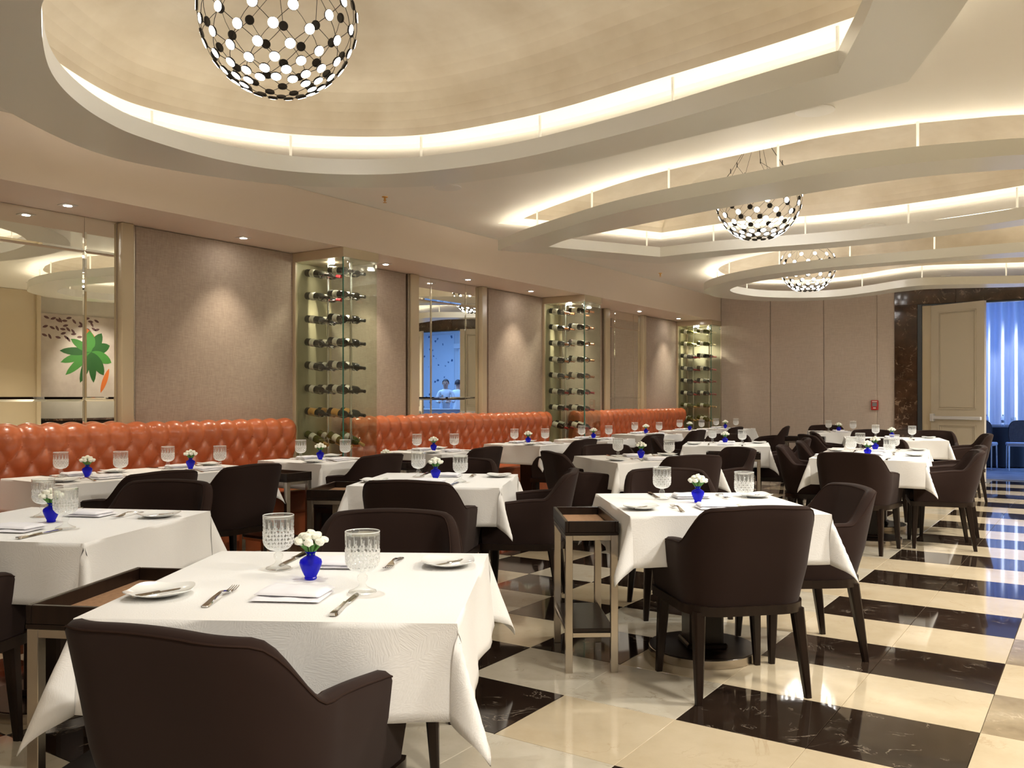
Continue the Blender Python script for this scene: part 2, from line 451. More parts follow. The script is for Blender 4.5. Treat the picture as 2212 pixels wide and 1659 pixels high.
RINGS = [
 dict(O=[(-4.91,2.49),(-5.15,2.95),(-5.21,3.32),(-5.10,3.83),(-4.84,4.32),(-4.41,4.70),(-3.96,4.92),(-3.37,4.99),(-2.81,4.97),(-2.11,4.85),(-1.34,4.71),(-.78,4.57),(-.43,3.76),(-.22,3.1),(-.25,2.4),(-.65,1.85),(-1.3,1.5),(-2.1,1.32),(-2.8,1.27),(-3.5,1.38),(-4.15,1.7),(-4.6,2.08)], Oc=(11,),
      I=[(-3.33,1.77),(-3.57,1.88),(-3.93,2.09),(-4.17,2.27),(-4.38,2.49),(-4.55,2.74),(-4.66,3.02),(-4.70,3.53),(-4.58,3.98),(-4.28,4.33),(-3.85,4.55),(-3.14,4.65),(-2.26,4.54),(-1.52,4.37),(-1.03,4.26),(-.73,3.55),(-.6,3.0),(-.66,2.5),(-1.0,2.1),(-1.6,1.82),(-2.2,1.67),(-2.8,1.66)], Ic=(14,),
      label='cream floating ceiling ring with rounded end and one sharp corner, nearest and largest overhead'),
 dict(O=[(-5.2,7.45),(-4.6,7.08),(-3.83,6.70),(-3.38,6.50),(-2.92,6.36),(-2.5,6.28),(-2.04,6.2),(-1.61,6.13),(-1.05,6.17),(-.68,6.26),(-.41,6.35),(.1,6.62),(.45,7.1),(.5,7.8),(.2,8.4),(-.2,8.8),(-.58,8.96),(-1.4,9.15),(-2.35,9.22),(-3.0,9.08),(-3.42,9.10),(-4.18,9.24),(-4.77,8.13)], Oc=(0, 21),
      I=[(-4.65,7.55),(-4.28,7.31),(-3.82,7.17),(-3.28,7.0),(-2.6,6.81),(-1.9,6.67),(-1.12,6.59),(-.44,6.75),(-.1,7.0),(.1,7.4),(.1,7.9),(-.15,8.35),(-.56,8.64),(-1.35,8.84),(-2.26,8.88),(-3.31,8.74),(-3.98,8.77),(-4.5,7.83)], Ic=(0, 16),
      label='cream floating ceiling ring with pointed left tip, middle of the three overhead'),
 dict(O=[(-.69,10.6),(-1.83,10.56),(-2.55,10.58),(-3.04,10.66),(-3.54,10.83),(-4.23,11.28),(-4.72,11.9),(-4.87,12.6),(-4.8,13.1),(-4.47,13.68),(-3.9,14.08),(-3.4,14.1),(-2.85,13.88),(-2.4,13.60),(-1.98,13.52),(-.91,13.94),(-.3,13.9),(.2,13.4),(.35,12.5),(.2,11.5),(-.2,10.85)], Oc=(),
      I=[(-.71,11.0),(-1.86,10.85),(-2.57,10.88),(-2.94,11.0),(-3.75,11.35),(-4.32,11.9),(-4.45,12.45),(-4.3,13.1),(-3.9,13.55),(-3.55,13.70),(-3.22,13.67),(-2.75,13.4),(-2.3,13.08),(-1.9,13.03),(-.88,13.5),(-.5,13.4),(-.15,12.9),(-.1,12.2),(-.2,11.5)], Ic=(),
      label='cream floating ceiling ring with wavy outline, farthest overhead near the doorway'),
]
ZR0, ZR1 = 2.80, 2.905
cm = MB()
holes = []
for rg in RINGS:
    rg['o'] = ccw(hermite(rg['O'], rg['Oc'])); rg['i'] = ccw(hermite(rg['I'], rg['Ic']))
    rg['d'] = inset(rg['o'], 0.2)
    holes.append(rg['o'])
v, f = fill([[(XL - .1, YN - .1), (XR + .1, YN - .1), (XR + .1, YF + .2), (XL - .1, YF + .2)]] + holes, ZC)
cm.add(v, f)
for rg in RINGS: wall_strip(cm, rg['o'], ZC, ZC + .03)
ceiling = struct(cm.build('ceiling', M['ceiling']))
for rg in RINGS:
    b = MB(); bridge(b, rg['o'], ZC + .03, rg['d'], ZC + .03)
    b.build('cove_band', M['ceiling'], ceiling)
    dm = MB(); cx = sum(p[0] for p in rg['d']) / len(rg['d']); cy = sum(p[1] for p in rg['d']) / len(rg['d'])
    prev, pz = rg['d'], ZC + .03
    for s_, dz in [(.9 * (1 - math.cos(R(a_))) , .60 * math.sin(R(a_))) for a_ in range(5, 86, 5)]:
        cur = [(x + (cx - x) * s_, y + (cy - y) * s_) for x, y in rg['d']]
        bridge(dm, prev, pz, cur, ZC + .03 + dz); prev, pz = cur, ZC + .03 + dz
    n = len(prev); dm.add([(x, y, pz) for x, y in prev] + [(cx, cy, pz)], [[i, (i + 1) % n, n] for i in range(n)])
    dm.build('plaster_dome', M['plaster'], ceiling)
# blind slab above the ceiling keeps the plenum closed
MB().box(XL - .2, XR + .2, YN - .2, YF + .25, 3.8, 3.9).build('ceiling_slab', M['ceiling'], ceiling, False)

rod_me = MB().lathe([(.009, ZR1), (.009, ZC + .03)], 8).mesh('rod', M['white'])
for rg in RINGS:
    t = thing('ceiling_ring', rg['label'], 'ceiling ring', (0, 0, 0), 0, 'floating ceiling rings')
    b = MB()
    for z in (ZR0, ZR1):
        v, f = fill([rg['o'], rg['i']], z); b.add(v, f)
    wall_strip(b, rg['o'], ZR0, ZR1); wall_strip(b, rg['i'], ZR0, ZR1)
    b.build('ring_band', M['ring'], t, True, 30)
    a, c = inset(rg['o'], .06), inset(rg['o'], .085)
    l = MB(); bridge(l, a, ZR1 + .004, c, ZR1 + .004); l.build('led_strip', M['led'], t, False)
    a, c = inset(rg['o'], .26), inset(rg['o'], .275)
    l = MB(); bridge(l, a, ZR1 + .004, c, ZR1 + .004); l.build('led_strip', M['led'], t, False)
    mid = inset(rg['o'], .16); acc = 0.45
    for i in range(len(mid)):
        p, q = Vector(mid[i]), Vector(mid[(i + 1) % len(mid)])
        acc += (q - p).length
        if acc > 0.92: acc = 0; put('hanger_rod', rod_me, t, (p.x, p.y, 0))

# --- soffit along the left wall
struct(MB().box(XL, XF, YN, YF, ZS, ZC - .002).build('trim_1', M['fascia'], None, False))

# --- walls
wl = struct(MB().box(XL - .15, XL, YN, YF, 0, ZC).build('wall_left', M['fascia'], None, False))
CABS = [(5.76, 6.21), (10.24, 10.69), (14.80, 15.25)]
MIR = [(2.78, 3.96), (7.57, 8.75), (12.15, 13.33)]
def wall_box(name, y0, y1, z0, z1, d, m, r=.004, z=None):
    return MB().box(XL, XL + d, y0, y1, z0, z1, r).build(name, m, wl, False)
for y0, y1 in ((4.115, 5.755), (6.215, 7.385), (8.955, 10.235), (10.695, 11.945), (13.525, 14.79), (0.9, 2.55)):
    wall_box('fabric_panel', y0, y1, .1, ZS - .004, .025, M['panel'])
for y0, y1 in MIR:
    wall_box('pilaster', y0 - .15, y0 - .01, .05, ZS - .002, .07, M['lacquer'], .006)
    wall_box('pilaster', y1 + .01, y1 + .115, .05, ZS - .002, .07, M['lacquer'], .006)
    wall_box('metal_bead', y1 + .118, y1 + .128, .05, ZS - .002, .05, M['steel'], .001)
    wall_box('metal_bead', y1 + .135, y1 + .142, .05, ZS - .002, .04, M['steel'], .001)
    wall_box('metal_bead', y0 - .172, y0 - .160, .05, ZS - .002, .05, M['steel'], .001)
mir_words = ['tall panelled mirror at the left edge reflecting painted green leaf', 'tall panelled mirror reflecting blue room, between first and second wine cabinets', 'tall panelled mirror between second and third wine cabinets']
for (y0, y1), lab in zip(MIR, mir_words):
    t = thing('wall_mirror', lab, 'mirror', (XL, (y0 + y1) / 2, 1.0), 0, 'panelled wall mirrors')
    hw = (y1 - y0) / 2
    ys = [-hw, -hw + .26, hw - .26, hw]; zs = [-.45, .265, 1.39, ZS - 1.002]
    for a in range(3):
        for c in range(3):
            Y0, Y1, Z0, Z1 = ys[a] + .001, ys[a + 1] - .001, zs[c] + .001, zs[c + 1] - .001
            bw = .016
            b = MB(); b.add([(.002, Y0, Z0), (.002, Y1, Z0), (.002, Y1, Z1), (.002, Y0, Z1), (.012, Y0, Z0), (.012, Y1, Z0), (.012, Y1, Z1), (.012, Y0, Z1),
                             (.0145, Y0 + bw, Z0 + bw), (.0145, Y1 - bw, Z0 + bw), (.0145, Y1 - bw, Z1 - bw), (.0145, Y0 + bw, Z1 - bw)],
                            [[3, 2, 1, 0], [0, 1, 5, 4], [1, 2, 6, 5], [2, 3, 7, 6], [3, 0, 4, 7], [4, 5, 9, 8], [5, 6, 10, 9], [6, 7, 11, 10], [7, 4, 8, 11], [8, 9, 10, 11]])
            b.build('mirror_pane', M['mirror'], t, False)

# far wall with doorway
wf = struct(MB().box(XL - .1, -2.26, YF, YF + .25, 0, ZC).box(.36, XR + .1, YF, YF + .25, 0, ZC).box(-2.26, .36, YF, YF + .25, 2.79, ZC).build('wall_far', M['fascia'], None, False))
def far_box(name, x0, x1, z0, z1, d, m, r=.003): return MB().box(x0, x1, YF - d, YF, z0, z1, r).build(name, m, wf, False)
for x0, x1 in ((-5.735, -4.845), (-4.835, -3.935), (-3.925, -3.085)): far_box('fabric_panel', x0, x1, .1, ZC - .004, .03, M['farpanel'], .006)
far_box('wall_strip', -3.08, -2.815, 0, ZC - .004, .012, M['farpanel'])
for z0, z1 in ((0, .75), (.754, 1.55), (1.554, 2.76)): far_box('marble_slab', -2.81, -2.47, z0, z1, .035, M['dark_marble'], .002)
for x0, x1 in ((-2.81, -1.92), (-1.916, -.92), (-.916, .08), (.084, .95)): far_box('marble_slab', x0, x1, 2.764, ZC - .004, .035, M['dark_marble'], .002)
for z0, z1 in ((0, .75), (.754, 1.55), (1.554, 2.76)): far_box('marble_slab', .61, .95, z0, z1, .035, M['dark_marble'], .002)
far_box('door_frame', -2.465, -2.40, 0, 2.76, .05, M['frame_dark'])
far_box('door_frame', -2.40, -2.26, 0, 2.76, .03, M['lacquer'])
far_box('door_frame', .36, .61, 0, 2.76, .03, M['lacquer'])
far_box('door_frame', -2.40, .61, 2.735, 2.762, .05, M['frame_dark'])
MB().box(-2.26, .36, YF, YF + .25, 2.75, 2.79).build('door_frame', M['frame_dark'], wf, False)

def door(n, hx, ang, sgn):
    o = struct(MB().box(0, .90 * sgn, -.022, .022, .01, 2.73, .002).build('door_%d' % n, M['door'], None, False) if sgn > 0 else
               MB().box(-.90, 0, -.022, .022, .01, 2.73, .002).build('door_%d' % n, M['door'], None, False))
    o.location = (hx, YF - .03, 0); o.rotation_euler = (0, 0, ang)
    s = sgn
    for z0, z1 in ((1.09, 2.62), (.16, .86)):
        b = MB()
        x0, x1 = sorted((s * .13, s * .77))
        for wdt, off in ((.022, 0), (.010, .03)):
            a0, a1, c0, c1 = x0 + off, x1 - off, z0 + off, z1 - off
            b.box(a0, a1, -.034, -.022, c0, c0 + wdt, .003).box(a0, a1, -.034, -.022, c1 - wdt, c1, .003)
            b.box(a0, a0 + wdt, -.034, -.022, c0, c1, .003).box(a1 - wdt, a1, -.034, -.022, c0, c1, .003)
        b.build('panel_moulding', M['door'], o, False)
    x0, x1 = sorted((s * .05, s * .87))
    pb = MB().box(x0, x1, -.075, -.035, .935, .985, .006).build('push_bar', M['alu'], o, False)
    MB().box(s * .05 - .03, s * .05 + .03, -.08, -.022, .90, 1.02, .006).build('bar_bracket', M['alu'], pb, False)
    return o
door(1, -2.26, R(-28), 1)
door(2, .36, R(28), -1)

# right and near walls (seen only in the mirrors)
wr = struct(MB().box(XR, XR + .15, YN, YF, 0, ZC).build('wall_right', varied('stone_plaster', (.56, .52, .44), (.66, .62, .54), 2.2, .6), None, False))
struct(MB().box(XL - .1, XR + .1, YN - .15, YN, 0, ZC).build('wall_near', M['fascia'], None, False))
for y0, y1, x0 in ((6.9, 7.8, 2.15), (3.2, 6.9, 2.55)):
    MB().box(x0, XR, y0, y1, 0, ZC - .003, .004).build('wood_panel', M['lacquer'], wr, False)
MB().box(2.1, 2.2, 7.78, 7.85, 0, ZC - .003, .004).build('corner_post', M['lacquer'], wr, False)

# --- far room beyond the doorway
BX0, BX1, BY1, BZ = -4.2, 5.2, 21.2, 3.4
carpet = varied('blue_carpet', (.20, .22, .28), (.34, .36, .42), 3, .9)
struct(MB().box(BX0, BX1, YF + .25, BY1, -.05, -.001).build('floor_far_room', carpet, None, False))
pale = mat('pale_wall_paint', (.66, .68, .72), .6)
struct(MB().box(BX0, BX1, YF + .25, BY1, BZ, BZ + .1).build('ceiling_far_room', pale, None, False))
wall_b = struct(MB().box(BX0, BX1, BY1, BY1 + .1, 0, BZ).build('wall_back_far_room', pale, None, False))
wall_s = struct(MB().box(BX1, BX1 + .1, YF + .25, BY1, 0, BZ).build('wall_side_far_room', pale, None, False))
struct(MB().box(BX0 - .1, BX0, YF + .25, BY1, 0, BZ).build('wall_left_far_room', pale, None, False))
struct(MB().box(BX0, -2.3, YF + .25, YF + .3, 0, BZ).box(.4, BX1, YF + .25, YF + .3, 0, BZ).box(-2.3, .4, YF + .25, YF + .3, 2.79, BZ).build('wall_front_far_room', pale, None, False))
# floral wallpaper panels and pilaster in the far room
def wallpaper():
    m = mat('floral_wallpaper', (.60, .66, .74), .7); v = coords(m)
    vo = N(m, 'ShaderNodeTexVoronoi', Scale=4.6); LK(m, v, vo.inputs['Vector'])
    nz = noise(m, v, 9, 3)
    ad = N(m, 'ShaderNodeMath', operation='MULTIPLY_ADD'); LK(m, nz, ad.inputs[0]); ad.inputs[1].default_value = .5; LK(m, vo.outputs['Distance'], ad.inputs[2])
    LK(m, ramp(m, ad.outputs[0], [(.40, (.03, .10, .22)), (.47, (.62, .68, .76))]), PB(m).inputs['Base Color'])
    return m
M['wallpaper'] = wallpaper()
for x0, x1 in ((.9, 2.0), (3.6, 4.9)): MB().box(x0, x1, BY1 - .02, BY1, .9, 3.2, .003).build('wallpaper_panel', M['wallpaper'], wall_b, False)
pl = MB().box(2.25, 3.35, BY1 - .14, BY1, 0, BZ, .01).box(2.45, 3.15, BY1 - .2, BY1 - .1, 0, 2.75, .01).box(2.15, 3.45, BY1 - .26, BY1, 2.75, 2.9, .01).box(2.3, 3.3, BY1 - .2, BY1, 2.62, 2.75, .02)
pl.build('wall_pilaster', pale, wall_b, False)
for y0, y1 in ((16.2, 17.6), (18.4, 20.4)): MB().box(BX1 - .02, BX1, y0, y1, .9, 3.2, .003).build('wallpaper_panel', M['wallpaper'], wall_s, False)

# curtain with deep pleats
cb = MB(); nu, nz_ = 300, 6; vs_, fs_ = [], []
for i in range(nu + 1):
    x = -3.9 + 3.9 * i / nu
    y = 20.6 + .085 * math.sin(2 * PI * x / .24) + .02 * math.sin(2 * PI * x / .73)
    for k in range(nz_ + 1): vs_.append((x, y + .01 * k * math.sin(x * 3), .02 + 3.3 * k / nz_))
for i in range(nu):
    for k in range(nz_): a = i * (nz_ + 1) + k; fs_.append([a, a + nz_ + 1, a + nz_ + 2, a + 1])
cb.add(vs_, fs_)
cur = cb.build('curtain', mat('pale_curtain', (.74, .76, .80), .6, sheen=.3))
tag(cur, 'floor-length pleated curtain glowing blue in the room beyond the doorway', 'curtain')
area((-1.9, 18.6, 3.3), 3.4, 1.2, BLUE_POWER * .4, (.16, .32, 1.0), (-1.9, 20.0, 0))
spot((.9, 19.95, 2.4), 150, 60, .6, (.80, .86, 1.0), (-1.6, 20.6, 1.5), .05)  # added side spot, whitens one flank of each curtain pleat
area((2.6, 18.4, 3.35), 3.0, 2.4, BLUE_POWER * .9, (.26, .50, 1.0), (2.6, 18.6, 0))
for x in (-3.0, -2.2, -1.45): spot((x, 20.0, 3.3), 9, 55, .5, (.72, .84, 1.0), (x - .1, 20.6, .6))

# ================================================================== furnishings
def copy_tree(o, parent=None):
    c = o.copy(); COL.objects.link(c)
    if parent is not None: c.parent = parent
    for ch in list(o.children): copy_tree(ch, c)
    return c

# ------------------------------------------------------------------ tufted banquettes
PROF = [(-.40, .47), (-.38, .47), (-.375, .52), (-.36, .62), (-.335, .76), (-.31, .88), (-.295, .96), (-.300, 1.01), (-.325, 1.04), (-.36, 1.05), (-.395, 1.04), (-.415, 1.0), (-.42, .92)]
PROF = [(x + .06 if i > 0 else x, z) for i, (x, z) in enumerate(PROF)]
def banquette(y0, y1, lab):
    L = y1 - y0
    t = thing('tufted_banquette', lab, 'banquette', (-5.94, (y0 + y1) / 2, 0), 0, 'orange tufted banquettes')
    P = [Vector((x, z)) for x, z in PROF]
    Ls = [0]
    for i in range(1, len(P)): Ls.append(Ls[-1] + (P[i] - P[i - 1]).length)
    tot = Ls[-1]
    def at(s):
        for i in range(1, len(P)):
            if s <= Ls[i] + 1e-9:
                f = (s - Ls[i - 1]) / (Ls[i] - Ls[i - 1]); p = P[i - 1].lerp(P[i], f); return p
        return P[-1]
    def nrm(s):
        d = at(min(tot, s + .012)) - at(max(0, s - .012)); d.normalize(); return Vector((d.y, -d.x))
    s0 = .10; SU, SW = .165, .115; ROWS = 5
    stop = s0 + SW * (ROWS - 1)
    def puff(u, s):
        q = (s - s0) / (2 * SW); p = u / SU
        if s < s0: q = 0.0
        if s > stop: q = (ROWS - 1) / 2
        a, b = p + q, p - q
        h = (abs(math.sin(PI * a)) * abs(math.sin(PI * b))) ** .42
        if s > stop:
            fade = min(1, (s - stop) / .16)
            h = h * (1 - fade * .55) + fade * .55
        if s < s0: h *= max(.3, s / s0)
        return h * .042
    nu = int(L / .0165); ns = 64
    b = MB(); vs, fs = [], []
    for i in range(nu + 1):
        u = -L / 2 + L * i / nu
        edge = min(1, min(i, nu - i) * L / nu / .05)
        for k in range(ns + 1):
            s = tot * k / ns; p = at(s); n = nrm(s)
            h = puff(u, s) * (.25 + .75 * edge) - .03 * (1 - edge) ** 2
            vs.append((p.x + n.x * h, u, p.y + n.y * h))
    for i in range(nu):
        for k in range(ns):
            a = i * (ns + 1) + k; fs.append([a, a + ns + 1, a + ns + 2, a + 1])
    b.add(vs, fs)
    for side in (0, nu):
        idx = [side * (ns + 1) + k for k in range(ns + 1)]
        b.f.append(idx if side else idx[::-1]); b.m.append(0)
    b.build('tufted_back', M['orange'], t, True, 75)
    MB().box(-.30, .14, -L / 2, L / 2, .27, .47, .035, seg=3).build('seat_cushion', M['orange'], t)
    MB().box(-.38, .10, -L / 2 + .02, L / 2 - .02, 0, .27, .004).build('plinth', M['orange'], t, False)
    bt = MB().lathe([(.0005, .009), (.006, .008), (.010, .004), (.011, 0)], 10).mesh('button', M['orange'])
    for r in range(ROWS):
        s = s0 + SW * r; p = at(s); n = nrm(s); off = 0 if r % 2 == 0 else .5
        k0 = int(-L / 2 / SU) - 1
        for k in range(k0, -k0 + 1):
            u = (k + off) * SU
            if abs(u) > L / 2 - .05: continue
            o = put('button', bt, t, (p.x + n.x * .0015, u, p.y + n.y * .0015))
            o.rotation_euler = Vector((n.x, 0, n.y)).to_track_quat('Z', 'Y').to_euler()
banquette(1.6, 5.62, 'orange tufted leather banquette at the left edge, before the nearest wine cabinet')
banquette(6.28, 10.12, 'orange tufted leather banquette between the first and second wine cabinets')
banquette(10.78, 14.68, 'orange tufted leather banquette between the second and third wine cabinets')

# ------------------------------------------------------------------ wine bottles and cabinets
BP = [(0, .004), (.030, 0), (.0365, .004), (.0375, .012), (.0375, .185), (.035, .203), (.026, .222), (.0165, .236), (.0145, .25), (.0140, .288), (.0155, .290), (.0155, .300), (0, .301)]
bot_me = {k: MB().lathe(BP, 20).mesh('wine_bottle_glass', M[m]) for k, m in (('d', 'bottle'), ('g', 'bottle_green'))}
def label_me(m, z0, z1):
    return MB().lathe([(.0372, z0), (.0379, z0 + .001), (.0379, z1 - .001), (.0372, z1)], 20).mesh('bottle_label', M[m])
lab_me = {'w': label_me('label', .065, .15), 'm': label_me('label', .075, .135), 'a': label_me('label_amber', .06, .15)}
prt = MB()
for i, (z, ww) in enumerate(((.118, .5), (.108, .8), (.098, .65), (.088, .4))):
    n = 6
    for side in (0, 1):
        a0 = PI * side + PI / 2
        vs = []
        for k in range(n + 1):
            a = a0 + (k / n - .5) * ww * 1.1
            for dz in (-.0018, .0018): vs.append((.0382 * math.cos(a), .0382 * math.sin(a), z + dz))
        prt.add(vs, [[2 * k, 2 * k + 2, 2 * k + 3, 2 * k + 1] for k in range(n)])
prt_me = prt.mesh('label_print', M['print'])
foil_me = {k: MB().lathe([(.0150, .238), (.0158, .246), (.0152, .25), (.0150, .286), (.0163, .289), (.0163, .3005), (.012, .3025), (0, .303)], 16).mesh('foil_capsule', M[m])
           for k, m in (('k', 'foil_black'), ('r', 'foil_red'), ('c', 'foil_copper'), ('o', 'foil_gold'), ('p', 'foil_pale'))}
ORD = ['first', 'second', 'third', 'fourth', 'fifth', 'sixth', 'seventh', 'eighth']
CABW = ['nearest', 'middle', 'farthest']
SLOT = ['inner pole near side', 'inner pole far side', 'outer pole near side', 'outer pole far side']
SPEC = [
 [('d', 'm', 'r'), ('d', 'm', 'r')] + [('d', 'm', 'k')] * 4 + [('d', 'a', 'k'), ('g', 'm', 'o')],
 [('d', 'w', 'c')] * 5 + [('d', 'w', 'r')] * 3,
 [('g', 'm', 'p')] * 2 + [('d', 'm', 'r')] * 4 + [('g', 'm', 'o')] * 2]
COLW = {'d': 'dark', 'g': 'green'}; FOILW = {'k': 'black', 'r': 'red', 'c': 'copper', 'o': 'gold', 'p': 'pale'}
LABW = {'w': 'wide cream', 'm': 'cream', 'a': 'amber'}
cradle = MB()
for s in (-1, 1):
    cx = s * .078
    cradle.tube([(s * .012, 0, -.02), (cx, 0, -.045), (cx + s * .036, 0, -.03), (cx + s * .040, 0, -.005)], .0028, 5)
    cradle.tube([(cx - .032, -.14, -.012), (cx - .034, .03, -.030), (cx + .034, .03, -.030), (cx + .032, -.14, -.012)], .0028, 5, closed=True)
cradle.lathe([(.019, -.03), (.019, .012)], 12)
cr_me = cradle.mesh('bottle_cradle', M['chrome'])
pole_me = MB().lathe([(.0125, .1), (.0125, 2.56)], 12).lathe([(.034, 2.545), (.034, 2.555)], 16).mesh('pole', M['chrome'])
for ci, (y0, y1) in enumerate(CABS):
    yc = (y0 + y1) / 2
    t = thing('wine_cabinet', 'tall glass wine cabinet with bottles on chrome poles, %s of the three' % CABW[ci], 'wine cabinet', (XL, yc, 0), 0, 'glass wine cabinets')
    hy = (y1 - y0) / 2; D = XF - XL
    MB().box(.002, .03, -hy, hy, .1, 2.56, .002).build('back_panel', M['olive'], t, False)
    MB().box(.002, D + .012, -hy - .012, hy + .012, 2.56, ZS - .001, .004).build('top_frame', M['lacquer'], t, False)
    MB().box(.002, D, -hy, hy, 0, .1, .004).build('base_plinth', M['steel'], t, False)
    MB().box(.002, .06, -hy - .012, -hy + .02, .1, 2.56, .003).build('corner_post', M['lacquer'], t, False)
    MB().box(.002, .06, hy - .02, hy + .012, .1, 2.56, .003).build('corner_post', M['lacquer'], t, False)
    MB().box(.06, D, -hy, -hy + .008, .1, 2.56, 0).build('glass_pane', M['pane'], t, False)
    MB().box(.06, D, hy - .008, hy, .1, 2.56, 0).build('glass_pane', M['pane'], t, False)
    MB().box(D - .008, D, -hy + .009, hy - .009, .1, 2.56, 0).build('glass_pane', M['pane'], t, False)
    MB().box(D - .008, D + .001, -hy - .001, -hy + .008, .1, 2.56, 0).build('glass_edge', M['pane_edge'], t, False)
    MB().box(D - .003, D + .02, hy - .05, hy - .02, 2.50, 2.54, .004).build('glass_clip', M['chrome'], t, False)
    for px in (.254, .555):
        po = put('pole', pole_me, t, (px, 0, 0))
        for r in range(8):
            o = put('bottle_cradle', cr_me, po, (0, 0, 2.46 - .222 * r), (0, 0, R(-90)))
    MB().lathe([(0, 2.545), (.03, 2.545), (.03, 2.559), (0, 2.559)], 16).build('cabinet_lamp', M['lamp'], t).location = (.35, -.05, 0)
    spot((XL + .35, yc - .05, 2.53), 16, 110, .7, (1, .9, .75), (XL + .35, yc, 0))
    for r in range(8):
        z = 2.46 - .222 * r
        for s, (bx, by) in enumerate(((.052, -.08), (.052, .08), (.362, -.08), (.362, .08))):
            g, lb, fo = SPEC[ci][r]
            if ci == 0 and r < 2 and s != 1: fo = 'k'
            lab = '%s wine bottle, %s capsule, %s level, %s, %s cabinet' % (COLW[g], FOILW[fo], ORD[r], SLOT[s], CABW[ci])
            o = thing('wine_bottle', lab, 'bottle', (XL + bx, yc + by, z + .020), 0, 'wine bottles in the %s cabinet' % CABW[ci])
            tilt = 20 if (ci == 0 and r == 7) else (14 if ci != 0 and r == 7 else 8)
            o.rotation_euler = (Matrix.Rotation(R(90 + tilt + random.uniform(-1.5, 1.5)), 4, 'Y') @ Matrix.Rotation(random.uniform(-.5, .5) + PI / 4, 4, 'Z')).to_euler()
            put('bottle_body', bot_me[g], o); put('foil_capsule', foil_me[fo], o)
            lo = put('bottle_label', lab_me[lb], o, (0, 0, -.01)); put('label_print', prt_me, lo)

# ------------------------------------------------------------------ dining chairs
def chair_path():
    w_, yb, yf, r = .285, -.285, .20, .165
    pts = []
    for i in range(13): pts.append((w_, yf + (yb + r - yf) * i / 12, 1, 0))
    for i in range(1, 15):
        a = -PI / 2 * i / 14; pts.append((w_ - r + r * math.cos(a), yb + r + r * math.sin(a), math.cos(a), math.sin(a)))
    for i in range(1, 16): x = (w_ - r) * (1 - 2 * i / 16); pts.append((x, yb, 0, -1))
    for i in range(15):
        a = -PI / 2 - PI / 2 * i / 14; pts.append((-(w_ - r) + r * math.cos(a), yb + r + r * math.sin(a), math.cos(a), math.sin(a)))
    for i in range(1, 13): pts.append((-w_, yb + r + (yf - yb - r) * i / 12, -1, 0))
    return pts
def sstep(a, b, x): x = max(0, min(1, (x - a) / (b - a))); return x * x * (3 - 2 * x)
CP = chair_path()
_d = [0]
for i in range(1, len(CP)): _d.append(_d[-1] + math.hypot(CP[i][0] - CP[i - 1][0], CP[i][1] - CP[i - 1][1]))
_mid = _d[-1] / 2
def chair_top(i):
    d = abs(_d[i] - _mid)
    z = .835 - .012 * (d / .2) ** 2
    return z + (.675 - z) * sstep(.195, .335, d) - .035 * sstep(.34, .73, d)
def chair_top2(i):
    e = min(i, len(CP) - 1 - i); return chair_top(i) - (.10, .05, .022, .007, 0)[min(4, e)]
def chair_pt(i, off, z):
    x, y, nx, ny = CP[i]
    k = (z - .40) / .43
    lean = (.022 + .062 * max(0, -ny)) * max(0, k) ** 1.15
    o = off + lean - .018 * max(0, 1 - k * 3)
    return (x + nx * o, y + ny * o, z)
TH = .052
sb = MB(); ringn = None; vs, fs = [], []
for i in range(len(CP)):
    zt = chair_top2(i); loop = []
    for k in range(9): loop.append(chair_pt(i, 0, .40 + (zt - .022 - .40) * k / 8))
    for a in (35, 70, 110, 145):
        loop.append(chair_pt(i, -TH / 2 + TH / 2 * math.cos(R(a)), zt - .022 + .022 * math.sin(R(a))))
    for k in range(7): loop.append(chair_pt(i, -TH, zt - .022 + (.43 - zt + .022) * k / 6))
    ringn = len(loop); vs += loop
for i in range(len(CP) - 1):
    for k in range(ringn - 1): a = i * ringn + k; fs.append([a, a + 1, a + ringn + 1, a + ringn])
    fs.append([i * ringn + ringn - 1, i * ringn, (i + 1) * ringn, (i + 1) * ringn + ringn - 1])
fs.append(list(range(ringn))); fs.append([(len(CP) - 1) * ringn + k for k in range(ringn)][::-1])
sb.add(vs, fs)
shell_me = sb.mesh('chair_backrest', M['velvet'], True, 60)
pip = MB()
pip.tube([Vector(chair_pt(i, -.002, chair_top2(i) - .012)) for i in range(3, len(CP) - 3)], .0026, 5)
pip.tube([Vector(chair_pt(i, -TH + .002, chair_top2(i) - .012)) for i in range(3, len(CP) - 3)], .0026, 5)
pip_me = pip.mesh('chair_piping', M['piping'])
seat_me = MB().box(-.232, .232, -.225, .235, .405, .485, .03, seg=3).mesh('chair_seat', M['velvet'])
fb = MB(); vs, fs = [], []
fp = [(x - nx * .006, y - ny * .006) for x, y, nx, ny in CP]
fp += [(-.27 + .54 * k / 6, .225) for k in range(0, 7)]
fb.prism([(x, y) for x, y in fp], .362, .402)
frame_me = fb.mesh('chair_frame', M['wood'], True, 30)
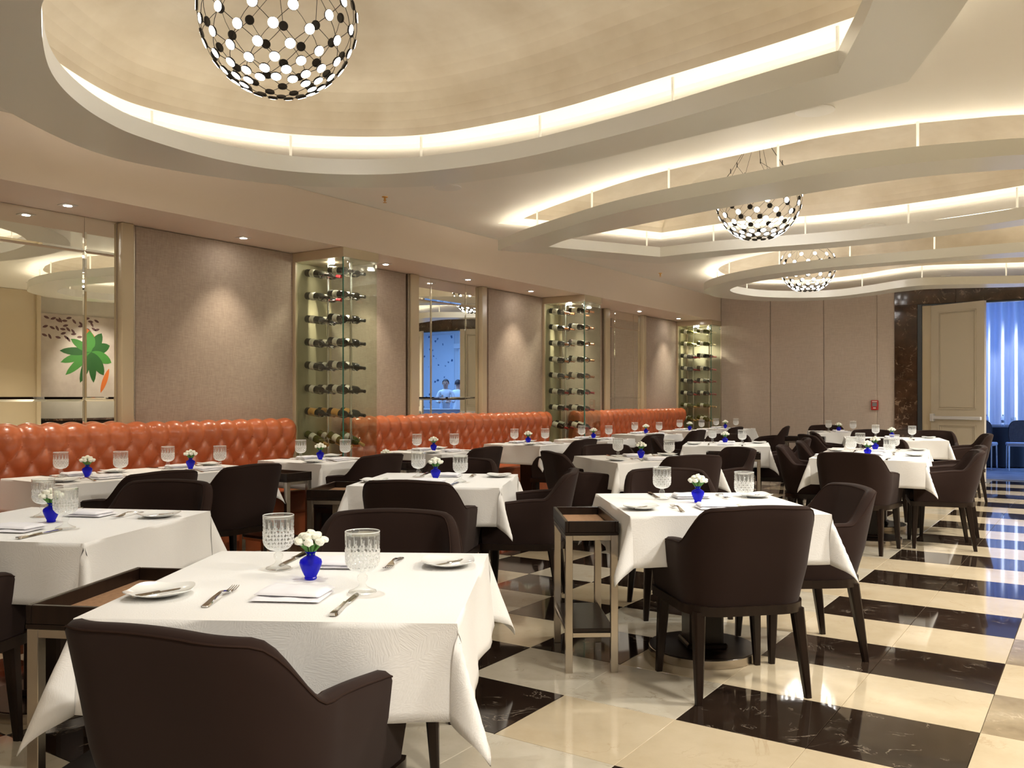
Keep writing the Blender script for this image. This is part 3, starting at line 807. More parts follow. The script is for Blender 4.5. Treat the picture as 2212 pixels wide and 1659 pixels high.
def leg_mesh(sx, sy):
    x0, y0 = sx * .225, (.185 if sy > 0 else -.215)
    x1, y1 = x0 + sx * .022, y0 + (.012 if sy > 0 else -.055)
    b = MB(); vs = []
    for (x, y, z, h) in ((x0, y0, .375, .026), (x0 + (x1 - x0) * .5, y0 + (y1 - y0) * .5, .19, .021), (x1, y1, 0, .014)):
        c = h * .35
        vs += [(x + a * h + da, y + e * h + de, z) for a, e, da, de in ((-1, -1, c, 0), (1, -1, -c, 0), (1, -1, 0, c), (1, 1, 0, -c), (1, 1, -c, 0), (-1, 1, c, 0), (-1, 1, 0, -c), (-1, -1, 0, c))]
    fs = []
    for l in range(2):
        for k in range(8): fs.append([l * 8 + k, l * 8 + (k + 1) % 8, l * 8 + 8 + (k + 1) % 8, l * 8 + 8 + k])
    fs += [list(range(8)), [16 + k for k in range(8)][::-1]]
    return b.add(vs, fs).mesh('chair_leg', M['wood'], True, 30)
leg_mes = [leg_mesh(sx, sy) for sx in (-1, 1) for sy in (-1, 1)]
def chair(x, y, phi, lab, group='brown velvet dining chairs'):
    t = thing('dining_chair', 'brown velvet tub dining chair ' + lab, 'chair', (x, y, 0), R(phi), group)
    bk = put('backrest', shell_me, t); put('piping', pip_me, bk); put('seat', seat_me, t); put('seat_frame', frame_me, t)
    for m in leg_mes: put('leg', m, t)
    return t

# ------------------------------------------------------------------ tables and cloths
def cloth_mesh(hx, hy, drop, seed=0):
    rnd = random.Random(seed); ph = [rnd.uniform(0, 6.28) for _ in range(8)]
    H = .752; r = .018
    def axis(h):
        a = [-h - drop + drop * k / 9 for k in range(9)] + [-h, -h + .006, -h + .014]
        a += [-h + .014 + (2 * h - .028) * k / 14 for k in range(1, 14)]
        return a + [h - .014, h - .006] + [h + drop * k / 9 for k in range(10)]
    U, V = axis(hx), axis(hy)
    vs = []
    def rip(q, e, k): return (.010 * math.sin(q * 11 + ph[k]) + .006 * math.sin(q * 23 + ph[k + 1])) * min(1, e / .12)
    for u in U:
        for v in V:
            eu, ev = max(0, abs(u) - hx), max(0, abs(v) - hy)
            su, sv = (1 if u > 0 else -1), (1 if v > 0 else -1)
            def rnd_edge(e):          # arc over the table edge, then hang
                if e < r * PI / 2:
                    q = e / r; return r * math.sin(q), r * (1 - math.cos(q))
                return r, r + (e - r * PI / 2)
            if eu == 0 and ev == 0: p = (u, v, H)
            elif ev == 0:
                o, d = rnd_edge(eu); o += .10 * d + rip(v, eu, 0 if u > 0 else 2); p = (su * (hx + o - r), v, H - d * .995)
            elif eu == 0:
                o, d = rnd_edge(ev); o += .10 * d + rip(u, ev, 4 if v > 0 else 6); p = (u, sv * (hy + o - r), H - d * .995)
            else:
                rho = math.hypot(eu, ev); th = math.atan2(ev, eu)
                o, d = rnd_edge(rho)
                m = o + d * (.10 + .30 * math.sin(2 * th) ** 2)
                rr = rip(v if eu > ev else u, rho, (0 if u > 0 else 2) if eu > ev else (4 if v > 0 else 6)) * abs(math.cos(2 * th))
                m += rr
                p = (su * (hx - r + m * math.cos(th)), sv * (hy - r + m * math.sin(th)), H - d * math.sqrt(1 - (.10 + .30 * math.sin(2 * th) ** 2) ** 2))
            vs.append(p)
    nv = len(V); fs = []
    for i in range(len(U) - 1):
        for k in range(nv - 1): a = i * nv + k; fs.append([a, a + nv, a + nv + 1, a + 1])
    return MB().add(vs, fs).mesh('tablecloth', M['cloth'], True, 80)

base_me = {}
def table(key, x, y, rz, hx=.46, hy=.46, drop=.235, lab='', seed=0):
    t = thing('pedestal_table', 'dark pedestal table under ' + lab, 'table', (x, y, 0), R(rz), 'restaurant tables')
    hxi, hyi = hx - .012, hy - .012
    MB().box(-hxi, hxi, -hyi, hyi, .712, .745, .006).build('table_top', M['wood'], t, False)
    rb = .265 if hx > .42 else .215
    b = MB().box(-.085, .085, -.085, .085, .05, .712, .012).box(-.1, .1, -.1, .1, .045, .075, .008)
    b.build('pedestal', M['wood'], t, False)
    bs = MB().lathe([(0, .004), (rb - .004, .004), (rb - .004, .046), (0, .046)], 48).build('base_disc', M['wood'], t)
    MB().lathe([(rb - .004, 0), (rb, .002), (rb, .040), (rb - .004, .042)], 48).build('rim', M['steel'], bs)
    c = put('tablecloth', cloth_mesh(hx, hy, drop, seed), None, (x, y, 0), (0, 0, R(rz)))
    so = c.modifiers.new('thickness', 'SOLIDIFY'); so.thickness = .0025; so.offset = -1
    tag(c, 'white damask cloth draped over ' + lab, 'tablecloth', 'white tablecloths')

# ------------------------------------------------------------------ table ware
def ss(th, n=4.0):
    c, s = math.cos(th), math.sin(th)
    return 1.0 / (abs(c) ** n + abs(s) ** n) ** (1 / n)
def plate_mesh():
    rings = [(.0, .003), (.35, .003), (.55, .003), (.72, .006), (.9, .0105), (1.0, .014), (1.0, .016), (.9, .0132), (.72, .009), (.55, .0065), (.35, .0065), (0, .0065)]
    n = 40; vs, fs = [], []
    for f, z in rings:
        for k in range(n):
            a = 2 * PI * k / n; q = ss(a, 3.2)
            rr = .083 * f * (1 + (q - 1) * f)
            zz = z + .010 * max(0, f - .5) * 2 * (q - 1) / .24
            vs.append((rr * math.cos(a), rr * math.sin(a), zz))
    for i in range(len(rings) - 1):
        for k in range(n): fs.append([i * n + k, i * n + (k + 1) % n, (i + 1) * n + (k + 1) % n, (i + 1) * n + k])
    return MB().add(vs, fs).mesh('plate', M['china'], True, 60)
def strip(b, rows, th=.0022, mi=0):   # rows of (x, y, halfwidth, z)
    vs = []; n = len(rows)
    for x, y, h, z in rows: vs += [(x - h, y, z), (x + h, y, z), (x + h * .8, y, z + th), (x - h * .8, y, z + th)]
    fs = []
    for i in range(n - 1):
        for k in range(4): fs.append([i * 4 + k, i * 4 + (k + 1) % 4, i * 4 + 4 + (k + 1) % 4, i * 4 + 4 + k])
    fs += [[3, 2, 1, 0], [(n - 1) * 4 + k for k in range(4)]]
    b.add(vs, fs, mi)
fk = MB(); strip(fk, [(0, -.108, .006, .0), (0, -.104, .0105, .0), (0, -.08, .0095, .003), (0, -.04, .006, .010), (0, 0, .0036, .014), (0, .02, .004, .012), (0, .035, .011, .007), (0, .05, .0125, .004)], .003)
fork_h = fk.mesh('fork_handle', M['silver'])
tn = MB()
for k in range(4):
    x = -.0098 + .0065 * k
    strip(tn, [(x, .048, .0022, .004), (x, .075, .0018, .003), (x * .96, .1, .0014, .007), (x * .95, .106, .0006, .009)], .0018)
fork_t = tn.mesh('fork_tines', M['silver'])
kn = MB(); strip(kn, [(0, -.122, .007, .001), (0, -.118, .0105, 0), (0, -.09, .0095, 0), (0, -.04, .007, 0), (0, -.008, .0065, .001), (0, 0, .008, .001)], .007)
knife_h = kn.mesh('knife_handle', M['silver'])
kb = MB(); strip(kb, [(0, -.002, .007, .002), (.001, .03, .0095, .002), (.002, .08, .0095, .002), (.001, .105, .007, .002), (-.003, .118, .0025, .002)], .0016)
knife_b = kb.mesh('knife_blade', M['silver'])
plate_me = plate_mesh()
def napkin_mesh(seed):
    rnd = random.Random(seed)
    b = MB()
    for (sx, sy, z0, z1, dx, dy, a) in ((.185, .135, 0, .010, 0, 0, 0), (.178, .118, .0095, .023, .004, .009, R(-4))):
        n, m_ = 14, 10; top, bot = [], []
        for i in range(n + 1):
            for k in range(m_ + 1):
                x, y = (i / n - .5) * sx, (k / m_ - .5) * sy
                e = min(i / n, 1 - i / n) * sx; e2 = min(k / m_, 1 - k / m_) * sy
                f = min(1, (min(e, e2) / .012)) ** .5
                w_ = .0012 * math.sin(x * 70 + seed) + .001 * math.sin(y * 90 + seed * 2)
                top.append((x, y, z0 + (z1 - z0) * (.35 + .65 * f) + w_ * f)); bot.append((x, y, z0 + (z1 - z0) * (.3 - .3 * f)))
        nn = len(top); fs = []
        for i in range(n):
            for k in range(m_):
                q = i * (m_ + 1) + k; fs.append([q, q + m_ + 1, q + m_ + 2, q + 1]); fs.append([nn + q, nn + q + 1, nn + q + m_ + 2, nn + q + m_ + 1])
        ring = [k for k in range(m_ + 1)] + [i * (m_ + 1) + m_ for i in range(1, n + 1)] + [n * (m_ + 1) + k for k in range(m_ - 1, -1, -1)] + [i * (m_ + 1) for i in range(n - 1, 0, -1)]
        for q in range(len(ring)): a1, a2 = ring[q], ring[(q + 1) % len(ring)]; fs.append([a1, a2, nn + a2, nn + a1])
        b.add(top + bot, fs, 0, Matrix.Translation((dx, dy, 0)) @ Matrix.Rotation(a, 4, 'Z'))
    return b.mesh('napkin', M['napkin'], True, 60)
nap_me = [napkin_mesh(1), napkin_mesh(2)]
# pressed-glass goblet: cut diamonds below, lancets above
def cutfn(r, z, a, i):
    if z < .072 or z > .150: return r
    if z < .118:
        p = a / (2 * PI) * 14; q = (z - .072) / .022
        d = abs(((p + q) % 1) - .5) * 2; e = abs(((p - q) % 1) - .5) * 2
        return r - .0042 * max(d, e) ** 4 + .0010
    p = a / (2 * PI) * 14; x = abs((p % 1) - .5) * 2; lim = 1 - (z - .118) / .034
    return r - (.0022 if x < lim * .8 else 0)
zs_ = [.060 + .0028 * k for k in range(36)]
def bowl_r(z): return .012 + .034 * (1 - max(0, 1 - (z - .056) / .034) ** 2) ** .5 if z < .09 else .046 + .001 * (z - .09) / .08
_gb = MB().lathe([(.009, .054)] + [(bowl_r(z), z) for z in zs_ if .060 <= z <= .158], 112, fn=cutfn)
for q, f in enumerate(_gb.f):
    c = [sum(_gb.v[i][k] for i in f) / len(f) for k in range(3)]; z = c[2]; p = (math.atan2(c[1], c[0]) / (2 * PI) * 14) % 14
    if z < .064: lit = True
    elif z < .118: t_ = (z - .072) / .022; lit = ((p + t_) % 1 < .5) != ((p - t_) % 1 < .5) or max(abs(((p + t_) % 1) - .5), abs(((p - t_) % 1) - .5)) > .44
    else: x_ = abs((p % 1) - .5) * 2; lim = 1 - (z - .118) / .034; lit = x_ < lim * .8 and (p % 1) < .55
    _gb.m[q] = 0 if lit else 1  # facets marked lit get the whitened glass as painted sparkle
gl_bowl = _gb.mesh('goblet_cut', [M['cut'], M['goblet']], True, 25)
gl_rim = MB().lathe([(bowl_r(z), z) for z in [.155 + .0048 * k for k in range(2)]] + [(.0472, .1635), (.0466, .165), (.0455, .1635)] + [(bowl_r(z) - .003, z) for z in [.158 - .008 * k for k in range(12)]] + [(.006, .066), (0, .064)], 48, fn=None).mesh('goblet_rim', M['goblet'])
gl_rimring = MB().tube([(.0462 * math.cos(2 * PI * k / 40), .0462 * math.sin(2 * PI * k / 40), .1645) for k in range(40)], .0012, 5, closed=True).mesh('goblet_lip', M['china'])
gl_foot = MB().lathe([(0, 0), (.036, 0), (.0385, .002), (.037, .005), (.024, .010), (.012, .017), (.0085, .024), (.0085, .028), (.013, .033), (.0145, .039), (.013, .045), (.0085, .049), (.009, .055)], 32).mesh('goblet_foot', M['goblet'])
vase_b = MB().lathe([(0, 0), (.017, 0), (.018, .004), (.0165, .007), (.024, .022), (.031, .040), (.0325, .048), (.030, .056), (.020, .063), (.0125, .067), (.012, .073), (.017, .080), (.016, .080), (.0105, .073), (0, .07)], 32).mesh('bud_vase', M['cobalt'])
def blossom_mesh(seed):
    rnd = random.Random(seed); bm = bmesh.new(); bmesh.ops.create_icosphere(bm, subdivisions=2, radius=.0135)
    for v in bm.verts:
        k = 1 + rnd.uniform(-.22, .2) ; v.co = Vector((v.co.x * k, v.co.y * k, v.co.z * k * .8))
    me = bpy.data.meshes.new('blossom'); bm.to_mesh(me); bm.free(); me.materials.append(M['petal']); return me
blo = [blossom_mesh(k) for k in range(3)]
SPOTS = [(0, 0, .064)] + [(.021 * math.cos(a), .021 * math.sin(a), .056) for a in [k * 1.257 for k in range(5)]] + [(.037 * math.cos(a), .037 * math.sin(a), .042) for a in [.5 + k * .898 for k in range(7)]]
stb = MB()
for x, y, z in SPOTS: stb.tube([(x * .12, y * .12, -.03), (x * .35, y * .35, .012), (x, y, z - .006)], .0016, 5)
for k in range(6):
    a = k * 1.05 + .3
    strip_pts = [(.006 * math.cos(a), .006 * math.sin(a), .0), (.022 * math.cos(a), .022 * math.sin(a), .03), (.034 * math.cos(a), .034 * math.sin(a), .036)]
    stb.tube(strip_pts, [.002, .005, .0005], 4)
stem_me = stb.mesh('stems', M['stem'])
ZT = .7545
def place_at(key, x, y, rz, where, side_words, sx=1.0, sy=1.0, seed=0, vase=True):
    rnd = random.Random(seed)
    ca, sa = math.cos(R(rz)), math.sin(R(rz))
    def P(lx, ly): return (x + lx * ca - ly * sa, y + lx * sa + ly * ca, ZT)
    for h in (0, 1):
        s = 1 if h == 0 else -1; q = R(rz) + (0 if h == 0 else PI); sw = side_words[h]
        j = lambda v: v + rnd.uniform(-.008, .008)
        def L(lx, ly): return P(s * j(lx) * sx, s * j(ly) * sy)
        p = L(-.355, -.225)
        o = put('side_plate', plate_me, None, p, (0, 0, q + R(rnd.uniform(-6, 6))))
        tag(o, 'white square side plate, %s %s' % (sw, where), 'plate', 'white side plates')
        bk = thing('butter_knife', 'butter knife on side plate, %s %s' % (sw, where), 'knife', (p[0], p[1], ZT + .0075), q - R(38), 'butter knives')
        bk.scale = (.62, .62, .62); put('handle', knife_h, bk); put('blade', knife_b, bk)
        fo = thing('dinner_fork', 'steel dinner fork, %s %s' % (sw, where), 'fork', L(-.185, -.235), q + R(rnd.uniform(-3, 3)), 'dinner forks')
        put('handle', fork_h, fo); put('tines', fork_t, fo)
        o = put('napkin', nap_me[h], None, L(-.005, -.225), (0, 0, q + R(rnd.uniform(-3, 3))))
        tag(o, 'folded white napkin, %s %s' % (sw, where), 'napkin', 'folded napkins')
        k = thing('dinner_knife', 'steel dinner knife, %s %s' % (sw, where), 'knife', L(.165, -.300), q + R(rnd.uniform(-4, 2)), 'dinner knives')
        put('handle', knife_h, k); put('blade', knife_b, k)
        g = thing('water_goblet', 'cut-glass water goblet, %s %s' % (sw, where), 'goblet', L(.165, -.150), rnd.uniform(0, 6), 'cut-glass goblets')
        bo = put('bowl', gl_bowl, g); put('rim', gl_rim, g); put('lip', gl_rimring, g); put('foot', gl_foot, g)
    if vase:
        vp = P(-.02, .01); flowers(vp, where, seed)
def flowers(vp, where, seed):
    o = put('bud_vase', vase_b, None, vp); tag(o, 'small cobalt blue glass bud vase, centre of %s' % where[3:], 'vase', 'cobalt bud vases')
    f = thing('flower_posy', 'white flower posy in the blue vase, centre of %s' % where[3:], 'flowers', (vp[0], vp[1], vp[2] + .068), seed * 1.3, 'white flower posies')
    put('stems', stem_me, f)
    for n, (bx, by, bz) in enumerate(SPOTS): put('blossom', blo[(n + seed) % 3], f, (bx, by, bz), (0, 0, n))

# ------------------------------------------------------------------ tray stands
def tray_stand(x, y, rz, lab, ln=.55, wd=.25):
    t = thing('tray_stand', lab, 'side table', (x, y, 0), R(rz), 'slim tray stands')
    hx, hy = wd / 2, ln / 2
    tr = MB().box(-hx, hx, -hy, hy, .640, .652, .001).build('tray', M['wood'], t, False)
    for a in ((-hx, -hx + .016, -hy, hy), (hx - .016, hx, -hy, hy), (-hx + .0165, hx - .0165, -hy, -hy + .016), (-hx + .0165, hx - .0165, hy - .016, hy)):
        MB().box(a[0], a[1], a[2], a[3], .6525, .705, .002).build('tray_rim', M['wood'], tr, False)
    MB().box(-hx + .017, hx - .017, -hy + .017, hy - .017, .6525, .665, .001).build('cork_liner', M['cork'], tr, False)
    for sx in (-1, 1):
        for sy in (-1, 1):
            cx, cy = sx * (hx - .019), sy * (hy - .019)
            MB().box(cx - .017, cx + .017, cy - .017, cy + .017, 0, .6395, .0015).build('leg', M['steel'], t, False)
    for sy in (-1, 1):
        c = sy * (hy - .019)
        MB().box(-hx + .0365, hx - .0365, c - .017, c + .017, .615, .639, .001).build('top_rail', M['steel'], t, False)
        MB().box(-hx + .0365, hx - .0365, c - .012, c + .012, .165, .185, .001).build('lower_rail', M['steel'], t, False)
    for sx in (-1, 1):
        c = sx * (hx - .019)
        MB().box(c - .017, c + .017, -hy + .0365, hy - .0365, .615, .639, .001).build('top_rail', M['steel'], t, False)
        MB().box(c - .012, c + .012, -hy + .0365, hy - .0365, .165, .185, .001).build('lower_rail', M['steel'], t, False)
    MB().box(-hx + .02, hx - .02, -hy + .02, hy - .02, .186, .204, .001).build('shelf', M['wood'], t, False)

# ------------------------------------------------------------------ lay out the room
NF = ('nearer place', 'farther place')
CB = ('chair-side place', 'banquette-side place')
TABLES = [
 ('T1', -1.88, 1.78, 31, .46, .46, 'the foreground table', NF),
 ('T4', -3.66, 1.98, 25, .46, .46, 'the left-edge table', NF),
 ('T3', -3.53, 4.39, 27, .46, .46, 'the centre table', NF),
 ('T2', -1.66, 4.16, 38, .46, .46, 'the right-of-centre table', NF),
 ('T5', -3.30, 6.93, 52, .46, .46, 'the corner-on mid-room table', NF),
 ('T6', -3.52, 9.55, 19, .46, .46, 'the table behind the mid-room stand', NF),
 ('T7', -1.72, 8.24, 8, .46, .45, 'the nearer joined aisle table', NF),
 ('T7b', -1.84, 9.14, 8, .46, .45, 'the farther joined aisle table', NF),
 ('T8', -2.22, 12.0, 15, .58, .45, 'the wide table before the door', NF),
 ('T9', -3.32, 13.85, 20, .44, .44, 'the last table by the far wall', NF),
]
BANQ = [(-5.55, 3.25), (-5.55, 4.04), (-5.47, 5.25), (-5.42, 6.70), (-5.42, 8.40), (-5.32, 9.76), (-5.42, 11.5), (-5.42, 13.1), (-5.28, 14.3)]
BW = [w_ + ' banquette table from the left' for w_ in ('first', 'second', 'third', 'fourth', 'fifth', 'sixth', 'seventh', 'eighth', 'ninth')]
for n, (k, x, y, rz, hx, hy, wd, sw) in enumerate(TABLES):
    table(k, x, y, rz, hx, hy, .235, wd, n)
    place_at(k, x, y, rz, 'of ' + wd, sw, hx / .46 if k != 'T8' else 1.2, hy / .46, n + 1)
    spot((x, y, 3.0), SPOT_TABLE * (.8 if k in ('T1', 'T4') else 1.0), 44, .7, (.98, 1.0, .96), (x, y, 0), .035)
for n, ((x, y), wd) in enumerate(zip(BANQ, BW)):
    h2 = .392 if n < 2 else .375
    table('B%d' % n, x, y, 90, h2, .375, .22, 'the ' + wd, 20 + n)
    place_at('B%d' % n, x, y, 90, 'of the ' + wd, CB, .80, .84, n + 30)
    if n > 1: spot((x + .15, y, 3.0), SPOT_TABLE * .55, 46, .6, (1.0, .98, .93), (x + .05, y, 0), .035)
    else: spot((x + .15, y, 3.0), SPOT_TABLE * .3, 46, .6, (1.0, .92, .8), (x + .05, y, 0), .035)

CHAIRS = [
 (-1.625, 1.355, 14, 'in the foreground, its broad back to the camera'),
 (-2.19, 2.36, 211, 'facing the camera across the foreground table'),
 (-3.50, 1.40, 25, 'cut by the left picture edge, only its arm showing'),
 (-4.07, 2.62, 205, 'facing the camera across the left-edge table'),
 (-5.08, 3.25, 90, 'drawn up to the first banquette table'),
 (-5.06, 3.92, 90, 'drawn up to the second banquette table'),
 (-5.06, 5.20, 90, 'drawn up to the third banquette table'),
 (-4.97, 6.50, 92, 'drawn up to the fourth banquette table'),
 (-4.94, 8.28, 90, 'drawn up to the fifth banquette table'),
 (-4.85, 9.85, 90, 'drawn up to the sixth banquette table'),
 (-4.94, 11.45, 90, 'drawn up to the seventh banquette table'),
 (-4.94, 12.98, 90, 'drawn up to the eighth banquette table'),
 (-4.42, 13.70, 104, 'at the end of the ninth banquette table'),
 (-3.26, 3.93, 22, 'at the centre table, its back to the camera'),
 (-3.80, 4.90, 207, 'facing the camera across the centre table'),
 (-3.04, 4.60, 117, 'at the right side of the centre table, seen side-on'),
 (-1.41, 3.82, 45, 'before the right-of-centre table, four legs in view'),
 (-1.32, 4.51, 128, 'right of the right-of-centre table, seen side-on'),
 (-2.10, 4.90, 218, 'facing the camera beyond the right-of-centre table'),
 (-2.90, 6.67, 52, 'at the near right side of the corner-on table'),
 (-3.62, 6.50, -38, 'at the near left side of the corner-on table'),
 (-3.70, 7.26, 232, 'at the far left side of the corner-on table'),
 (-2.90, 7.44, 142, 'at the far right side of the corner-on table'),
 (-3.97, 9.39, -71, 'left of the table behind the mid-room stand'),
 (-3.72, 10.12, 199, 'facing the camera behind the mid-room stand table'),
 (-3.03, 9.77, 109, 'right of the table behind the mid-room stand'),
 (-1.70, 7.80, -6, 'at the near end of the joined aisle tables'),
 (-1.20, 8.35, 104, 'at the right of the joined aisle tables, nearer of two'),
 (-1.26, 9.15, 102, 'at the right of the joined aisle tables, farther of two'),
 (-2.20, 8.34, -78, 'at the left of the joined aisle tables, nearer of two'),
 (-2.28, 9.24, -76, 'at the left of the joined aisle tables, farther of two'),
 (-1.95, 9.84, 190, 'at the far end of the joined aisle tables'),
 (-1.50, 12.22, 104, 'right of the wide table before the door'),
 (-2.86, 11.90, -70, 'left of the wide table before the door'),
 (-1.86, 12.74, 190, 'beyond the wide table, just left of the door push bar'),
 (-2.58, 12.66, 200, 'beyond the wide table, below the marble pillar'),
 (-2.74, 11.02, -52, 'between the aisle tables and the wide table'),
 (-3.62, 14.32, 200, 'beyond the last table, against the far wall panels'),
]
for c in CHAIRS: chair(*c)

tray_stand(-2.48, 1.56, 26, 'slim dark tray stand at the left of the foreground table')
tray_stand(-2.13, 3.795, 37, 'slim steel-legged tray stand with cork liner left of the right-of-centre table')
tray_stand(-4.12, 4.10, 28, 'slim dark tray stand left of the centre table')
tray_stand(-5.36, 4.64, 90, 'slim dark tray stand between the second and third banquette tables')
tray_stand(-5.34, 5.98, 90, 'slim dark tray stand between the third and fourth banquette tables')
tray_stand(-3.22, 8.93, 109, 'slim dark tray stand in mid room, before the table with two goblets')
tray_stand(-3.62, 13.05, 100, 'slim dark tray stand near the far wall panels')
flowers((-5.42, 5.98, .666), 'of the stand before the fourth banquette table', 9)

# ------------------------------------------------------------------ mesh ball pendant lamps
def pendant(x, y, zbot, lab):
    Rr = .38; zc = zbot + Rr * math.sin(R(65))
    t = thing('mesh_pendant_lamp', lab, 'pendant lamp', (x, y, zc), R(random.uniform(0, 20)), 'ball-shaped pendant lamps')
    lats = [-65, -57.5, -48.5, -38, -26, -13, 1.5, 17]
    NN = 13
    pt = lambda la, lo, r=Rr: Vector((r * math.cos(R(la)) * math.cos(lo), r * math.cos(R(la)) * math.sin(lo), r * math.sin(R(la))))
    cab = MB()
    for i, la in enumerate(lats):
        for k in range(NN):
            lo = 2 * PI * (k + .5 * (i % 2)) / NN; p = pt(la, lo)
            o = put('lamp_disc', disc_me, t, p); o.rotation_euler = p.to_track_quat('Z', 'Y').to_euler()
            if i + 1 < len(lats):
                for s in (-.5, .5):
                    q = pt(lats[i + 1], lo + 2 * PI * s / NN); m = pt((la + lats[i + 1]) / 2, lo + PI * s / NN)
                    cab.tube([p, m, q], .0016, 4)
    top = Vector((0, 0, ZC + .60 - zc)); la, i = lats[-1], len(lats) - 1
    for k in range(NN):
        lo = 2 * PI * (k + .5 * (i % 2)) / NN; p = pt(la, lo); kk = 2 * PI * (k // 2 + .5) / ((NN + 1) // 2)
        j = Vector((.25 * math.cos(kk), .25 * math.sin(kk), .27))
        cab.tube([p, j], .0016, 4)
        if k % 2 == 0: cab.tube([j, Vector((.05 * math.cos(kk), .05 * math.sin(kk), top.z - .02))], .0016, 4); cab.tube([j - Vector((0, 0, .012)), j + Vector((0, 0, .03))], .004, 6)
    cab.build('cable_mesh', M['black'], t)
    MB().lathe([(.0, top.z - .03), (.09, top.z - .03), (.09, top.z), (0, top.z)], 24).build('ceiling_canopy', M['black'], t)
disc_me = MB().lathe([(0, -.007), (.021, -.007), (.0247, -.003), (.0247, .0035), (.0235, .0042)], 20, 0).lathe([(.0235, .0042), (.018, .0052), (0, .0056)], 20, 1).mesh('lamp_disc', [M['black'], M['disc']], True, 40)
pendant(-3.36, 2.93, 2.80, 'ball-shaped pendant lamp of black cables and white light discs, nearest and largest')
pendant(-2.61, 7.89, 2.745, 'ball-shaped pendant lamp of black cables and white discs inside the middle ceiling ring')
pendant(-3.47, 12.63, 2.80, 'ball-shaped pendant lamp of black cables and white discs inside the farthest ceiling ring')

# ------------------------------------------------------------------ soffit downlights, ceiling fittings
trim_me = MB().box(-.05, .05, -.05, .05, -.004, 0, .001).lathe([(.037, -.0045), (.037, -.006), (.030, -.0065), (.030, -.0045)], 24).mesh('downlight_trim', M['white'])
bulb_me = MB().lathe([(0, -.0075), (.026, -.0075), (.028, -.0045), (0, -.0045)], 20).mesh('downlight_bulb', M['lamp'])
DL = [3.41, 4.95, 6.75, 8.16, 9.51, 11.3, 12.7, 14.25, 1.9]
DW = ['above the left-edge mirror', 'above the wide fabric panel by the left-edge mirror', 'just past the nearest wine cabinet', 'above the middle mirror', 'above the panel before the middle wine cabinet', 'just past the middle wine cabinet', 'above the third mirror', 'before the farthest wine cabinet', 'at the near end of the soffit']
for y, wd in zip(DL, DW):
    t = thing('downlight', 'small square recessed downlight in the soffit, ' + wd, 'downlight', (-6.12, y, ZS - .0005), 0, 'soffit downlights')
    put('trim', trim_me, t); put('bulb', bulb_me, t)
    spot((-6.10, y, ZS - .03), SPOT_WALL, 80, 1.0, (1, .88, .70), (-6.14, y, 0), .03)
def ceil_disc(name, x, y, r, m, lab, cat, z=ZC):
    t = thing(name, lab, cat, (x, y, z - .0005), 0)
    MB().lathe([(r, 0), (r + .02, 0), (r + .02, -.006), (r, -.008)], 32).build('rim', M['white'], t)
    MB().lathe([(0, -.003), (r - .001, -.005), (r - .001, -.001), (0, -.001)], 32).build('grille', M[m], t)
ceil_disc('ceiling_speaker', -1.5, 5.62, .10, 'grille', 'round ceiling speaker beside the sharp corner of the nearest ceiling ring', 'speaker')
ceil_disc('ceiling_speaker', -4.66, 5.92, .10, 'grille', 'round ceiling speaker half hidden behind the nearest ring, above the left tables', 'speaker')
ceil_disc('ceiling_speaker', -2.0, 9.75, .10, 'grille', 'round ceiling speaker seen above the middle ring beside a hanger rod', 'speaker')
for k, y in enumerate((-1.6, .6, 2.8, 5.0, 7.2, 9.4, 11.6, 13.8)):  # added fittings out of view, filling the left side and ring undersides
    ceil_disc('ceiling_downlight', 1.15, y, .06, 'lamp', 'added round fill light in the aisle ceiling, %s from the near wall' % ORD[k], 'downlight')
    spot((1.15, y, ZC - .03), AISLE_FILL * (.55 if y < 4 else .9), 128, .9, (1, .935, .83), (-.1, y, 0), .2)
ceil_disc('ceiling_downlight', -1.94, 14.4, .05, 'lamp', 'round ceiling downlight near the marble door surround', 'downlight')
for x, y, wd in ((-5.35, 5.89, 'near the nearest ceiling ring'), (-5.33, 11.75, 'left of the farthest ceiling ring')):
    b = MB().lathe([(.028, 0), (.026, -.006), (.010, -.010), (.009, -.03), (.014, -.032), (.014, -.036), (.004, -.038), (.004, -.05), (.018, -.052), (.018, -.054), (0, -.055)], 16)
    o = b.build('fire_sprinkler', M['brass']); o.location = (x, y, ZC)
    tag(o, 'small brass fire sprinkler on the ceiling ' + wd, 'sprinkler', 'fire sprinklers')

# fire alarm call point
t = thing('fire_alarm_box', 'small red fire alarm call point on the far wall', 'fire alarm', (-3.11, YF - .031, 1.15))
MB().box(-.055, .055, -.035, 0, -.08, .08, .006).build('housing', M['red'], t, False)
MB().box(-.036, .036, -.0365, -.0345, -.022, .042, .001).build('glass_window', M['grey'], t, False)
MB().box(-.040, .040, -.0368, -.0345, .052, .066, .001).build('text_strip', M['white'], t, False)
MB().box(-.022, .022, -.0368, -.0345, -.055, -.040, .001).build('text_strip', M['white'], t, False)

